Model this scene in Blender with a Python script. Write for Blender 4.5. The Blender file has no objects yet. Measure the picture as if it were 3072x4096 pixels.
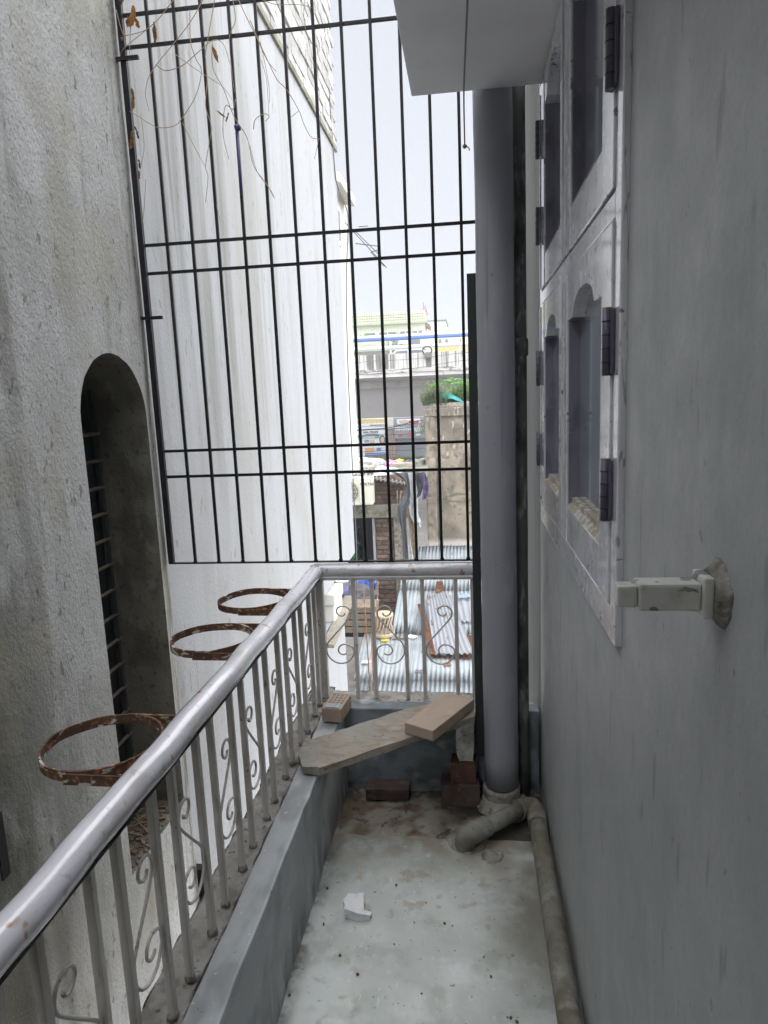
import bpy, bmesh, math, random
from mathutils import Vector, Matrix, noise
random.seed(7)
SC = bpy.context.scene
COL = SC.collection
# ------------------------------------------------------------------ camera
CAM_POS = Vector((0, 0, 1.55))
FPX = 2734.25                       # focal length in pixels of the 3072 wide picture
RIGHT = Vector((.9919, .1201, -.0409)).normalized()
FWD = Vector((-.1252, .9782, -.1659)).normalized()
RIGHT = (RIGHT - FWD * RIGHT.dot(FWD)).normalized()
UP = RIGHT.cross(FWD)
cd = bpy.data.cameras.new('camera'); cam = bpy.data.objects.new('camera', cd); COL.objects.link(cam)
cam.matrix_world = Matrix(((RIGHT.x, UP.x, -FWD.x, 0), (RIGHT.y, UP.y, -FWD.y, 0), (RIGHT.z, UP.z, -FWD.z, 1.55), (0, 0, 0, 1)))
cd.sensor_fit = 'HORIZONTAL'; cd.sensor_width = 36; cd.lens = 36 * FPX / 3072
cd.clip_start = .02; cd.clip_end = 2000
SC.camera = cam
# ------------------------------------------------------------------ overcast sky
SUN_EL, SUN_AZ = math.radians(62), math.radians(105)     # azimuth from +Y towards +X
w = bpy.data.worlds.new('World'); SC.world = w; w.use_nodes = True
nt = w.node_tree; nt.nodes.clear()
sky = nt.nodes.new('ShaderNodeTexSky'); sky.sky_type = 'NISHITA'; sky.sun_disc = False
sky.sun_elevation = SUN_EL; sky.sun_rotation = SUN_AZ; sky.air_density = 1.0; sky.dust_density = 3.0
hs = nt.nodes.new('ShaderNodeHueSaturation'); hs.inputs['Saturation'].default_value = .25
mx = nt.nodes.new('ShaderNodeMix'); mx.data_type = 'RGBA'; mx.inputs[0].default_value = .92
mx.inputs[7].default_value = (2.4, 2.5, 2.74, 1)         # even cloud cover over the clear sky
bg = nt.nodes.new('ShaderNodeBackground'); bg.inputs[1].default_value = .052
out = nt.nodes.new('ShaderNodeOutputWorld')
nt.links.new(sky.outputs[0], hs.inputs['Color']); nt.links.new(hs.outputs[0], mx.inputs[6])
nt.links.new(mx.outputs[2], bg.inputs[0]); nt.links.new(bg.outputs[0], out.inputs[0])
sl = bpy.data.lights.new('sun', 'SUN'); sl.energy = 1.5; sl.angle = math.radians(140); sl.color = (.985, .99, 1)
so = bpy.data.objects.new('sun', sl); COL.objects.link(so)
sd = Vector((math.sin(SUN_AZ) * math.cos(SUN_EL), math.cos(SUN_AZ) * math.cos(SUN_EL), math.sin(SUN_EL)))
so.rotation_euler = (-sd).to_track_quat('-Z', 'Y').to_euler(); so.location = (4, 6, 12)
vs = SC.view_settings; vs.view_transform = 'Standard'; vs.look = 'None'; vs.gamma = 1; vs.exposure = 2.62
vs.use_curve_mapping = False
SC.cycles.max_bounces = 6; SC.cycles.diffuse_bounces = 3; SC.cycles.glossy_bounces = 3; SC.cycles.transmission_bounces = 2


def at(px, py, Y):
    """point at depth Y seen at (px, py) of the photograph scaled to 1659 wide"""
    k = 3072 / 1659
    v = RIGHT * ((px * k - 1536) / FPX) - UP * ((py * k - 2048) / FPX) + FWD
    return CAM_POS + v * (Y / v.y)


# ------------------------------------------------------------------ materials
def lin(c):
    return tuple(x / 12.92 if x <= .04045 else ((x + .055) / 1.055) ** 2.4 for x in c)


def mat(name, base, layers=(), rough=.7, bumps=(), metal=0, rand=0, spec=.5, rvar=0, trans=0, coat=0):
    """layers: (colour, scale xyz, lo, hi, strength[, mask(axis, a, b)[, detail]]) of world-space noise"""
    m = bpy.data.materials.new(name); m.use_nodes = True
    t = m.node_tree; N = t.nodes; L = t.links
    bs = N['Principled BSDF']
    geo = N.new('ShaderNodeNewGeometry'); pos = geo.outputs['Position']

    def nz(sc, detail=6, off=0):
        mp = N.new('ShaderNodeMapping'); mp.inputs['Scale'].default_value = sc if isinstance(sc, tuple) else (sc,) * 3
        mp.inputs['Location'].default_value = (off, off * 1.7, off * .6)
        L.new(pos, mp.inputs[0])
        n = N.new('ShaderNodeTexNoise'); n.inputs['Scale'].default_value = 1; n.inputs['Detail'].default_value = detail
        n.inputs['Roughness'].default_value = .6
        L.new(mp.outputs[0], n.inputs['Vector']); return n.outputs['Fac']

    def mrange(s, a, b, c=0, d=1):
        r = N.new('ShaderNodeMapRange'); r.interpolation_type = 'SMOOTHSTEP'
        for i, v in enumerate((a, b, c, d)): r.inputs[i + 1].default_value = v
        L.new(s, r.inputs[0]); return r.outputs[0]

    def mul(a, b):
        q = N.new('ShaderNodeMath'); q.operation = 'MULTIPLY'
        for i, v in enumerate((a, b)):
            if isinstance(v, (int, float)): q.inputs[i].default_value = v
            else: L.new(v, q.inputs[i])
        return q.outputs[0]
    col = None
    c0 = N.new('ShaderNodeRGB'); c0.outputs[0].default_value = (*base, 1); col = c0.outputs[0]
    sep = None; masks = []
    for i, ly in enumerate(layers):
        c, sc, lo, hi, st = ly[:5]
        nv = nz(sc, ly[6] if len(ly) > 6 else 2.5, 3.1 * i + 1)
        if lo == 'crack':
            ab = N.new('ShaderNodeMath'); ab.operation = 'SUBTRACT'; L.new(nv, ab.inputs[0]); ab.inputs[1].default_value = .5
            ac_ = N.new('ShaderNodeMath'); ac_.operation = 'ABSOLUTE'; L.new(ab.outputs[0], ac_.inputs[0])
            f = mul(mrange(ac_.outputs[0], 0, hi, 1, 0), st)
        else: f = mul(mrange(nv, lo, hi), st)
        if len(ly) > 5 and ly[5]:
            for ax, a, b in (ly[5] if isinstance(ly[5], list) else [ly[5]]):
                if sep is None:
                    sep = N.new('ShaderNodeSeparateXYZ'); L.new(pos, sep.inputs[0])
                f = mul(f, mrange(sep.outputs['XYZ'.index(ax)], a, b) if a < b else mrange(sep.outputs['XYZ'.index(ax)], b, a, 1, 0))
        mi = N.new('ShaderNodeMix'); mi.data_type = 'RGBA'; L.new(f, mi.inputs[0]); L.new(col, mi.inputs[6])
        mi.inputs[7].default_value = (*c, 1); col = mi.outputs[2]
    if rand:
        oi = N.new('ShaderNodeObjectInfo'); hv = N.new('ShaderNodeHueSaturation')
        L.new(mrange(oi.outputs['Random'], 0, 1, 1 - rand, 1 + rand), hv.inputs['Value'])
        L.new(col, hv.inputs['Color']); col = hv.outputs[0]
    L.new(col, bs.inputs['Base Color'])
    bs.inputs['Metallic'].default_value = metal
    bs.inputs['Specular IOR Level'].default_value = spec
    if rvar:
        L.new(mrange(nz(14, 5, 9), .3, .7, max(rough - rvar, .02), rough + rvar), bs.inputs['Roughness'])
    else: bs.inputs['Roughness'].default_value = rough
    bs.inputs['Transmission Weight'].default_value = trans
    if coat: bs.inputs['Coat Weight'].default_value = coat; bs.inputs['Coat Roughness'].default_value = .12
    prev = None
    for i, (sc, st, dist, det) in enumerate(bumps if name in ('weathered_plaster', 'cement_floor', 'grey_distemper', 'lavender_grey_enamel') else bumps[:1]):
        b = N.new('ShaderNodeBump'); b.inputs['Strength'].default_value = st; b.inputs['Distance'].default_value = dist
        L.new(nz(sc, min(det, 4), 5 + i), b.inputs['Height'])
        if prev: L.new(prev, b.inputs['Normal'])
        prev = b.outputs[0]
    if prev: L.new(prev, bs.inputs['Normal'])
    return m


M = {}
M['wall_near'] = mat('weathered_plaster', (.49, .495, .49), [
    ((.36, .36, .34), (2.2, 2.2, 1.3), .40, .62, .7),
    ((.15, .15, .13), (7, 7, 1.0), .38, .58, .85, ('Y', 2.05, 1.45)),
    ((.10, .10, .085), (3, 3, .6), .34, .54, .85, ('Y', 1.80, 1.42)),
    ((.60, .605, .61), (6, 6, 3), .5, .7, .5),
    ((.24, .235, .205), (12, 12, 2.2), .54, .70, .5),
    ((.10, .10, .08), (34, 34, 17), .63, .70, .6), ((.22, .215, .185), (140, 140, 100), .55, .66, .6),
    ((.07, .065, .05), (22, 60, 3), .35, .55, .75, ('Y', 2.54, 2.60)),
    ((.38, .355, .27), (3, 3, 2), .5, .66, .35)],
    rough=.95, bumps=[((85, 85, 60), .55, .011, 4), ((17, 17, 12), .25, .02, 3)], spec=.2)
M['wall_far'] = mat('whitewashed_plaster', (.43, .44, .455), [
    ((.32, .32, .318), (3, 3, 1.0), .38, .60, .65, ('Y', 4.6, 2.6)),
    ((.27, .27, .255), (6, 6, .30), .48, .64, .75, [('Y', 6.2, 3.4), ('Z', .6, 1.8)]),
    ((.20, .20, .175), (15, 15, .45), .54, .68, .7, [('Y', 5.6, 3.0), ('Z', .8, 2.0)]),
    ((.37, .367, .345), (1.2, 1.2, .8), .5, .7, .6),
    ((.24, .235, .20), (26, 26, 9), .62, .72, .6),
    ((.36, .36, .345), (10, 10, .5), .52, .70, .5)],
    rough=.95, bumps=[((75, 75, 60), .45, .008, 4), ((6, 6, 4), .3, .02, 4)], spec=.2)
M['jamb'] = mat('shaded_niche_plaster', (.15, .145, .12), [  # dark base carries the shade of the recess, mould mottling over it
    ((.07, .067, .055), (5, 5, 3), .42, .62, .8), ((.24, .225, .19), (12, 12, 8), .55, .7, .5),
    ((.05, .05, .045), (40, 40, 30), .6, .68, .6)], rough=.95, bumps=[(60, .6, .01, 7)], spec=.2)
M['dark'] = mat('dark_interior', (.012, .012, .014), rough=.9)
M['wall_right'] = mat('grey_distemper', (.41, .425, .435), [
    ((.33, .35, .36), (4, 4, 1.6), .42, .66, .55), ((.455, .47, .46), (1.5, 1.5, .9), .45, .72, .6),
    ((.17, .17, .18), (45, 45, 30), .69, .75, .7), ((.22, .22, .21), (24, 24, 5), .63, .72, .6),
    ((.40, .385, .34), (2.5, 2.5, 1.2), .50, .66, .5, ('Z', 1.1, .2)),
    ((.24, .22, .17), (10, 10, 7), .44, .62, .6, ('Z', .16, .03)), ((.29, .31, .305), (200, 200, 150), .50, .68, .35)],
    rough=.55, bumps=[(60, .16, .004, 4), ((6, 6, 2), .35, .012, 3)], spec=.4, rvar=.12)
M['shaded_wall_paint'] = mat('shaded_wall_paint', (.24, .24, .235), [((.17, .17, .16), (5, 5, 1.2), .44, .64, .7)], rough=.9, bumps=[(50, .3, .006, 4)], spec=.2)  # house wall darkened at its far end, shade put into the colour
M['floor'] = mat('cement_floor', (.50, .53, .505), [
    ((.635, .665, .645), (5, 3.5, 4), .38, .64, .85), ((.38, .40, .365), (9, 9, 8), .5, .68, .65),
    ((.33, .26, .17), (12, 12, 14), .60, .70, .55), ((.37, .41, .375), (2, 2, 2), .5, .62, .6),
    ((.66, .69, .67), (60, 34, 40), .60, .68, .5), ((.14, .12, .09), (55, 55, 60), .67, .72, .7),
    ((.17, .155, .12), (5, 5, 9), .26, .54, .85, [('X', -.04, .16), ('Y', 1.3, 1.85)]), ((.31, .255, .18), (7, 7, 8), .38, .56, .85, ('Y', 1.95, 2.2)),  # strip by the pipes: damp stain and shade painted together; then brown dirt
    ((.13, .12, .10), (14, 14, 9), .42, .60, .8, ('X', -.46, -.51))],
    rough=.42, bumps=[(45, .22, .006, 4), (7, .3, .01, 4)], spec=.5, rvar=.18)
M['floor_back'] = mat('stained_cement', (.42, .385, .32), [
    ((.20, .145, .09), (7, 7, 7), .44, .58, .9), ((.50, .475, .42), (6, 6, 6), .50, .66, .7),
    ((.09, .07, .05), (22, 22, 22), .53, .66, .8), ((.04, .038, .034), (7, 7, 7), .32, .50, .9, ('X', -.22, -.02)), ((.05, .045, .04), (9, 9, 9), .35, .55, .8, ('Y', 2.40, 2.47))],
    rough=.75, bumps=[(50, .6, .008, 4), (12, .5, .012, 4)], spec=.3)
M['kerb'] = mat('kerb_paint', (.40, .425, .44), [
    ((.52, .535, .545), (7, 7, 7), .48, .66, .6), ((.20, .215, .22), (12, 5, 5), .50, .68, .6),
    ((.72, .73, .74), (60, 60, 60), .68, .73, .6), ((.12, .12, .11), (50, 50, 50), .70, .75, .6),
    ((.15, .15, .135), (14, 14, 3), .42, .62, .7, ('Z', .24, .02))],
    rough=.55, bumps=[(40, .25, .005, 6), (6, .3, .012, 4)], spec=.4)
M['kerb_rough'] = mat('rough_cement', (.58, .56, .52), [
    ((.30, .28, .24), (14, 14, 14), .45, .65, .75), ((.75, .74, .72), (10, 10, 10), .55, .7, .7),
    ((.10, .09, .08), (45, 45, 45), .6, .7, .7)], rough=.95, bumps=[(45, .9, .012, 8), (14, .6, .02, 4)], spec=.2)
M['kerb_end'] = mat('mossy_kerb_face', (.26, .29, .32), [
    ((.13, .15, .16), (5, 5, 7), .40, .58, .85), ((.42, .44, .44), (10, 10, 10), .56, .7, .6),
    ((.05, .05, .05), (8, 8, 20), .5, .65, .8, ('Z', .12, .0))], rough=.8, bumps=[(30, .5, .01, 6)], spec=.3)
M['rail'] = mat('lavender_grey_enamel', (.56, .55, .60), [
    ((.66, .655, .70), (9, 9, 9), .45, .7, .6), ((.34, .32, .31), (34, 34, 34), .60, .70, .6), ((.30, .27, .22), (5, 5, 5), .56, .68, .45),
    ((.33, .17, .06), (14, 14, 14), .665, .70, .85)], coat=1, rough=.2, bumps=[((34, 18, 34), .22, .006, 4), (120, .12, .002, 3)], spec=.6, rvar=.08)
M['baluster'] = mat('dusty_grey_enamel', (.54, .515, .485), [
    ((.34, .30, .26), (30, 30, 8), .50, .70, .65), ((.56, .545, .53), (20, 20, 12), .55, .7, .5),
    ((.16, .10, .06), (60, 60, 30), .64, .72, .7)], rough=.45, bumps=[(90, .2, .003, 5)], spec=.5)
M['grille'] = mat('black_enamel', (.007, .007, .011), [((.035, .024, .02), (40, 40, 20), .6, .72, .6)], rough=.5, spec=.25, bumps=[(90, .2, .002, 4)])
M['pvc'] = mat('grey_pvc', (.325, .335, .375), [
    ((.275, .28, .315), (9, 9, .7), .45, .68, .6), ((.17, .16, .17), (34, 34, .9), .56, .70, .6),
    ((.10, .10, .10), (50, 50, 50), .71, .75, .8), ((.45, .44, .47), (14, 14, 5), .55, .72, .4)],
    rough=.42, bumps=[((9, 9, 3), .12, .006, 3)], spec=.45)
M['pvc_dirty'] = mat('dusty_drain_pvc', (.23, .225, .20), [
    ((.15, .135, .09), (10, 10, 10), .42, .62, .8), ((.34, .335, .315), (16, 16, 16), .57, .7, .6),
    ((.09, .08, .05), (50, 50, 50), .62, .70, .6)], rough=.75, bumps=[(60, .35, .004, 6)], spec=.3)
M['old_pipe'] = mat('peeling_iron_pipe', (.10, .105, .10), [
    ((.25, .25, .24), (30, 30, 9), .54, .62, .8), ((.04, .04, .035), (18, 18, 6), .5, .65, .8)],
    rough=.7, bumps=[((50, 50, 20), .6, .006, 5)], spec=.3)
M['post'] = mat('dark_green_board', (.025, .032, .033), [((.10, .13, .125), (60, 60, 6), .58, .7, .5)], rough=.7, bumps=[(60, .3, .004, 5)])
M['rust'] = mat('rusty_iron', (.10, .055, .035), [
    ((.06, .032, .024), (18, 18, 18), .42, .62, .8), ((.30, .14, .06), (70, 70, 70), .52, .64, .8),
    ((.55, .52, .47), (20, 20, 40), .56, .62, .8)], rough=.85, bumps=[(90, .6, .004, 6)], spec=.3)
M['win'] = mat('chipped_window_enamel', (.72, .72, .77), [
    ((.54, .53, .58), (7, 7, 3), .46, .68, .6), ((.82, .82, .86), (25, 12, 5), .5, .7, .6),
    ((.13, .11, .10), (26, 26, 44), .64, .70, .85), ((.20, .17, .16), (60, 60, 14), .64, .70, .7), ((.18, .16, .17), (16, 16, 2.2), 'crack', .007, .6)],
    rough=.22, bumps=[((110, 110, 12), .16, .003, 4), (9, .15, .006, 3)], spec=.7, rvar=.08, coat=1)
M['win_reveal_shade'] = mat('shaded_aubergine_reveal', (.24, .225, .28), [((.13, .12, .16), (20, 20, 8), .45, .65, .7), ((.32, .31, .36), (30, 30, 30), .6, .7, .6)], rough=.4, bumps=[((90, 90, 9), .2, .003, 4)])  # purple lining strips darkened for the shade inside the pane openings
M['win_dust'] = mat('dusty_sill_enamel', (.33, .285, .22), [((.56, .54, .52), (30, 30, 30), .48, .60, .85)], rough=.8, bumps=[(60, .3, .003, 5)])
M['hinge'] = mat('aubergine_hinge', (.11, .10, .14), [((.12, .11, .14), (60, 60, 30), .55, .7, .5)], rough=.4, bumps=[(80, .2, .002, 4)])
M['glass'] = mat('hazy_glass', (.22, .26, .32), [((.29, .33, .38), (6, 6, 4), .45, .7, .7)], rough=.05, spec=1, coat=1)
M['slab'] = mat('chajja_paint', (.84, .83, .84), [
    ((.74, .73, .74), (3, 3, 3), .45, .68, .6), ((.76, .75, .75), (9, 9, 9), .55, .72, .4)], rough=.8, bumps=[(30, .15, .006, 5)], spec=.25)
M['clamp'] = mat('cream_painted_iron', (.60, .60, .55), [((.16, .17, .18), (26, 26, 40), .60, .63, .9), ((.42, .40, .34), (30, 30, 30), .5, .7, .6)],
    rough=.4, bumps=[(70, .25, .003, 4)])
M['mortar'] = mat('cement_patch', (.30, .29, .26), [((.16, .14, .10), (30, 30, 30), .45, .65, .8), ((.45, .44, .42), (20, 20, 20), .55, .7, .6)],
    rough=.95, bumps=[(60, .8, .008, 7)], spec=.2)
M['plank'] = mat('grey_old_timber', (.31, .275, .23), [
    ((.24, .19, .14), (16, 30, 20), .45, .65, .7), ((.42, .385, .335), (9, 14, 9), .52, .7, .6), ((.30, .30, .285), (5, 5, 5), .5, .64, .6),
    ((.10, .075, .05), (30, 70, 40), .62, .72, .7)], rough=.85, bumps=[((30, 80, 40), .55, .005, 6)], spec=.25)
M['tan'] = mat('tan_fire_brick', (.42, .33, .26), [((.36, .27, .205), (14, 14, 14), .45, .66, .6), ((.48, .39, .32), (20, 20, 20), .56, .7, .5)],
    rough=.85, bumps=[(70, .3, .003, 5)], spec=.25)
M['tan_dark'] = mat('sooty_brick', (.13, .095, .085), [((.09, .06, .05), (14, 14, 14), .45, .64, .7), ((.26, .18, .15), (25, 25, 25), .58, .7, .5)],
    rough=.9, bumps=[(60, .5, .004, 6)], spec=.2)
M['red_brick'] = mat('red_clay_brick', (.14, .078, .062), [((.09, .055, .045), (12, 12, 12), .45, .64, .7), ((.36, .22, .17), (25, 25, 25), .6, .7, .5)],
    rough=.9, bumps=[(60, .5, .004, 6)], spec=.2)
M['white_lump'] = mat('white_plaster_lump', (.80, .80, .82), [((.62, .62, .64), (30, 30, 30), .5, .68, .6)], rough=.95, bumps=[(80, .5, .004, 6)], spec=.2)
M['rope'] = mat('grey_cord', (.22, .21, .20), rough=.9)
M['vine'] = mat('dry_vine', (.34, .25, .15), [((.20, .13, .07), (30, 30, 30), .5, .65, .7)], rough=.85)
M['leaf'] = mat('dry_leaf', (.30, .145, .045), [((.45, .27, .10), (45, 45, 45), .48, .64, .8), ((.13, .055, .02), (60, 60, 60), .56, .68, .7)], rough=.75, rand=.35)
M['purple'] = mat('purple_plastic', (.045, .028, .12), rough=.35)
# background
M['cream'] = mat('cream_plaster', (.66, .645, .58), [((.56, .55, .49), (3, 3, .6), .5, .7, .5)], rough=.9)
M['shed_brick'] = mat('mud_mortared_brick', (.20, .14, .112), [((.12, .085, .07), (7, 7, 9), .45, .64, .7), ((.32, .24, .195), (12, 12, 14), .58, .7, .6)], rough=.95, bumps=[(30, .6, .01, 6)], rand=.35, spec=.15)
M['mud'] = mat('mud_mortar', (.17, .125, .095), [((.10, .075, .06), (12, 12, 12), .45, .65, .7)], rough=1, bumps=[(25, .6, .01, 6)], spec=.1)
M['raw_brick'] = mat('limewashed_brick', (.50, .495, .48), [((.38, .36, .335), (9, 9, 9), .5, .68, .6), ((.68, .68, .68), (14, 14, 14), .55, .7, .6)], rough=.95, bumps=[(40, .6, .01, 6)], rand=.2, spec=.15)
M['lintel'] = mat('mossy_concrete', (.27, .26, .21), [((.14, .15, .09), (4, 4, 5), .45, .63, .7), ((.40, .39, .35), (14, 14, 14), .56, .68, .7), ((.06, .06, .05), (18, 18, 12), .62, .7, .7)], rough=.95, bumps=[(30, .7, .015, 7)], spec=.15)
M['pebble'] = mat('pebbly_concrete', (.36, .33, .28), [((.18, .16, .13), (25, 25, 25), .46, .6, .8), ((.50, .47, .42), (30, 30, 30), .58, .68, .7)], rough=.95, bumps=[(35, .9, .02, 6)], spec=.15)
M['stain_wall'] = mat('stained_cement_wall', (.33, .28, .22), [
    ((.19, .165, .135), (1.9, 1.9, 1.2), .40, .58, .85), ((.40, .35, .275), (3.4, 3.4, 2.2), .50, .64, .75), ((.13, .115, .10), (10, 10, 8), .56, .66, .7),
    ((.12, .105, .09), (7, 7, 2.2), .52, .66, .7, ('Z', -.2, .9)), ((.55, .51, .45), (11, 11, 5), .60, .68, .7, ('Z', -.2, .6)),
    ((.11, .12, .075), (3, 3, 12), .45, .6, .8, [('Z', -.62, -.45), ('Z', -.2, -.4)]),
    ((.66, .62, .58), (4, 4, 4), .28, .48, .85, ('Z', -1.18, -1.32))], rough=.95, bumps=[(22, .5, .015, 7)], spec=.15)
M['tin'] = mat('pale_corrugated_tin', (.60, .65, .68), [
    ((.50, .55, .58), (2.2, 2.2, 2.2), .42, .64, .7), ((.70, .73, .75), (6, 2, 4), .52, .68, .7),
    ((.25, .22, .19), (12, 5, 12), .64, .72, .6), ((.70, .70, .70), (9, 9, 9), .68, .72, .7)], rough=.6, spec=.3)
M['tin_rust'] = mat('rusty_corrugated_tin', (.55, .57, .61), [
    ((.30, .135, .055), (3.5, 1.2, 3.5), .56, .64, .9), ((.16, .07, .035), (9, 4, 9), .62, .70, .8), ((.54, .55, .57), (7, 3, 7), .55, .7, .5)], rough=.7, metal=.1, spec=.3)
M['tin_red'] = mat('rust_red_strip', (.24, .12, .07), [((.13, .07, .045), (10, 10, 10), .45, .62, .8), ((.42, .36, .33), (14, 14, 14), .60, .68, .7)], rough=.85, spec=.2)
M['tin_white'] = mat('white_roof_sheet', (.6, .595, .57), [((.45, .43, .40), (7, 7, 7), .52, .68, .7)], rough=.8)
M['ac'] = mat('ivory_appliance_paint', (.73, .72, .62), [((.60, .585, .49), (5, 5, 3), .5, .7, .5)], rough=.45)
M['black'] = mat('black_print', (.02, .02, .022), rough=.6)
M['mesh_grey'] = mat('fan_guard_grey', (.16, .16, .15), rough=.6)
M['tarp'] = mat('slate_tarpaulin', (.22, .23, .25), [((.14, .145, .16), (7, 7, 4), .45, .65, .7), ((.33, .34, .36), (9, 9, 5), .58, .7, .6)], rough=.5, bumps=[((12, 12, 5), .5, .03, 4)])
M['tarp_white'] = mat('silver_white_sheet', (.66, .69, .70), [((.42, .46, .47), (9, 9, 5), .5, .68, .6)], rough=.5, bumps=[((14, 14, 6), .5, .03, 4)])
M['cloth_dark'] = mat('charcoal_cloth', (.12, .12, .13), [((.20, .20, .21), (9, 9, 6), .5, .68, .6)], rough=.9, bumps=[((14, 14, 6), .6, .03, 4)])
M['cloth_violet'] = mat('violet_cloth', (.17, .16, .34), [((.24, .14, .27), (6, 6, 6), .5, .62, .8)], rough=.9)
M['pink'] = mat('pink_plastic_sheet', (.72, .20, .50), [((.82, .50, .68), (9, 9, 9), .52, .66, .7)], rough=.5)
M['yellow'] = mat('yellow_plastic', (.72, .66, .05), rough=.4)
M['blue'] = mat('blue_plastic', (.05, .11, .45), [((.55, .60, .66), (14, 14, 14), .58, .64, .7)], rough=.45)
M['teal'] = mat('teal_sheet', (.03, .50, .50), [((.20, .62, .60), (4, 4, 4), .5, .66, .6)], rough=.6)
M['green_net'] = mat('green_net', (.03, .20, .075), [((.015, .05, .03), (6, 6, 6), .45, .62, .8)], rough=.8)
M['dark_net'] = mat('black_green_tarpaulin', (.018, .028, .026), [((.05, .065, .06), (7, 7, 7), .5, .7, .6)], rough=.6)
M['mat_bamboo'] = mat('woven_bamboo', (.42, .33, .24), [((.22, .16, .11), (60, 60, 14), .48, .6, .8)], rough=.9)
M['crate'] = mat('weathered_crate_wood', (.24, .19, .14), [((.13, .10, .07), (30, 10, 40), .48, .64, .7)], rough=.9)
M['cane'] = mat('pale_cane', (.50, .41, .31), [((.34, .26, .18), (40, 40, 20), .5, .64, .7)], rough=.8)
M['foam'] = mat('white_foam', (.78, .77, .72), rough=.8)
M['stone'] = mat('rubble', (.33, .30, .25), [((.20, .18, .15), (12, 12, 12), .48, .66, .7)], rough=.95, rand=.4)
M['rubbish'] = mat('faded_rubbish', (.46, .45, .44), [((.25, .24, .23), (14, 14, 14), .48, .62, .8)], rough=.9, rand=.5)
M['moss'] = mat('moss_and_weeds', (.10, .16, .045), [((.20, .28, .09), (8, 8, 8), .5, .66, .7)], rough=.95)
M['leaf_green'] = mat('fresh_leaf', (.13, .34, .06), [((.28, .46, .13), (5, 5, 5), .48, .64, .7)], rough=.6, rand=.3)
M['leaf_pale'] = mat('pale_weed_leaf', (.24, .40, .12), [((.40, .52, .20), (5, 5, 5), .48, .64, .7)], rough=.7, rand=.3)
M['stem'] = mat('weed_stem', (.16, .18, .07), rough=.8)
M['girder'] = mat('flyover_concrete', (.66, .65, .62), [((.45, .43, .40), (1.0, 1.0, .5), .5, .68, .5), ((.25, .24, .22), (5, 5, .5), .64, .74, .5)], rough=.9, spec=.2)
M['parapet'] = mat('streaked_parapet_concrete', (.62, .61, .58), [
    ((.11, .105, .095), (5, 5, .10), .50, .58, .9), ((.24, .23, .21), (13, 13, .2), .50, .60, .75), ((.7, .69, .66), (1.2, 1.2, .5), .55, .68, .7)], rough=.95, spec=.15)
M['cornice'] = mat('mould_stained_ledge', (.55, .53, .50), [((.16, .15, .13), (3, 3, 6), .50, .62, .9)], rough=.95, spec=.15)
M['soffit'] = mat('web_concrete', (.44, .425, .425), [((.38, .365, .365), (.8, .8, .8), .48, .66, .6)], rough=.95, spec=.15)
M['tube_white'] = mat('white_pipe', (.70, .72, .76), rough=.5)
M['tube_blue'] = mat('blue_pipe', (.05, .17, .52), rough=.5)
M['lime'] = mat('lime_yellow_plaster', (.62, .63, .47), [((.56, .57, .42), (.7, .7, .3), .5, .68, .5)], rough=.9)
M['lime_pale'] = mat('pale_lime_block', (.66, .675, .54), rough=.9, rand=.06)
M['lime_green'] = mat('green_band', (.40, .49, .31), rough=.9)
M['lattice'] = mat('olive_lattice_joint', (.47, .48, .31), rough=.9)
M['post_grey'] = mat('grey_painted_post', (.36, .36, .39), [((.24, .23, .23), (12, 12, 4), .5, .66, .7)], rough=.8)
M['pane'] = mat('grey_window_glass', (.16, .17, .20), rough=.2, spec=.6)
M['frame_white'] = mat('white_frame', (.72, .72, .70), rough=.6)
M['sky_white'] = mat('bluish_white_wall', (.72, .75, .82), [((.62, .66, .74), (.7, .7, .3), .5, .66, .5)], rough=.9)
M['flag'] = mat('faded_orange_flag', (.62, .30, .20), [((.75, .68, .60), (2, 2, 2), .48, .6, .8)], rough=.9)
M['orange'] = mat('apricot_wall', (.76, .52, .20), rough=.9)
M['car'] = mat('white_car_paint', (.72, .73, .75), rough=.25, coat=.5)
M['tyre'] = mat('rubber', (.03, .03, .03), rough=.8)
M['sign_white'] = mat('white_signboard', (.74, .78, .82), [((.64, .69, .74), (1.5, 1.5, 1.5), .5, .66, .5)], rough=.6)
M['sign_teal'] = mat('teal_print', (.10, .32, .38), rough=.6)
M['sign_blue'] = mat('blue_print', (.10, .16, .45), rough=.6)
M['sign_pale'] = mat('pale_blue_print', (.45, .60, .72), rough=.6)
M['sign_tan'] = mat('tan_print', (.62, .48, .30), rough=.6)
M['sign_orange'] = mat('orange_print', (.68, .33, .12), rough=.6)
M['sign_cream'] = mat('cream_print', (.75, .70, .50), rough=.6)
M['print_white'] = mat('white_print', (.82, .83, .84), rough=.5)
M['print_red'] = mat('red_print', (.60, .04, .04), rough=.5)
M['print_skin'] = mat('portrait_print', (.62, .50, .42), rough=.6)
M['print_hair'] = mat('dark_hair_print', (.04, .06, .055), rough=.6)
M['sign_grey'] = mat('grey_signboard', (.25, .27, .30), rough=.6)
M['shutter'] = mat('grey_roller_shutter', (.27, .29, .33), [((.22, .235, .27), (1, 1, 3), .5, .66, .5)], rough=.5, metal=.2)
M['pillar'] = mat('brown_stone_pillar', (.25, .21, .18), [((.14, .12, .10), (3, 3, 2), .48, .64, .7)], rough=.9)
M['ochre'] = mat('ochre_screen', (.62, .50, .20), rough=.9)
M['screen'] = mat('brown_screen_block', (.38, .31, .26), rough=.9)
M['salmon'] = mat('salmon_edge', (.66, .30, .24), rough=.8)
M['street'] = mat('dusty_street', (.17, .16, .145), [((.24, .22, .19), (.8, .8, .8), .48, .66, .7), ((.10, .095, .09), (3, 3, 3), .52, .68, .6)], rough=.95)
M['cable'] = mat('black_cable', (.02, .02, .02), rough=.6)
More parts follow.
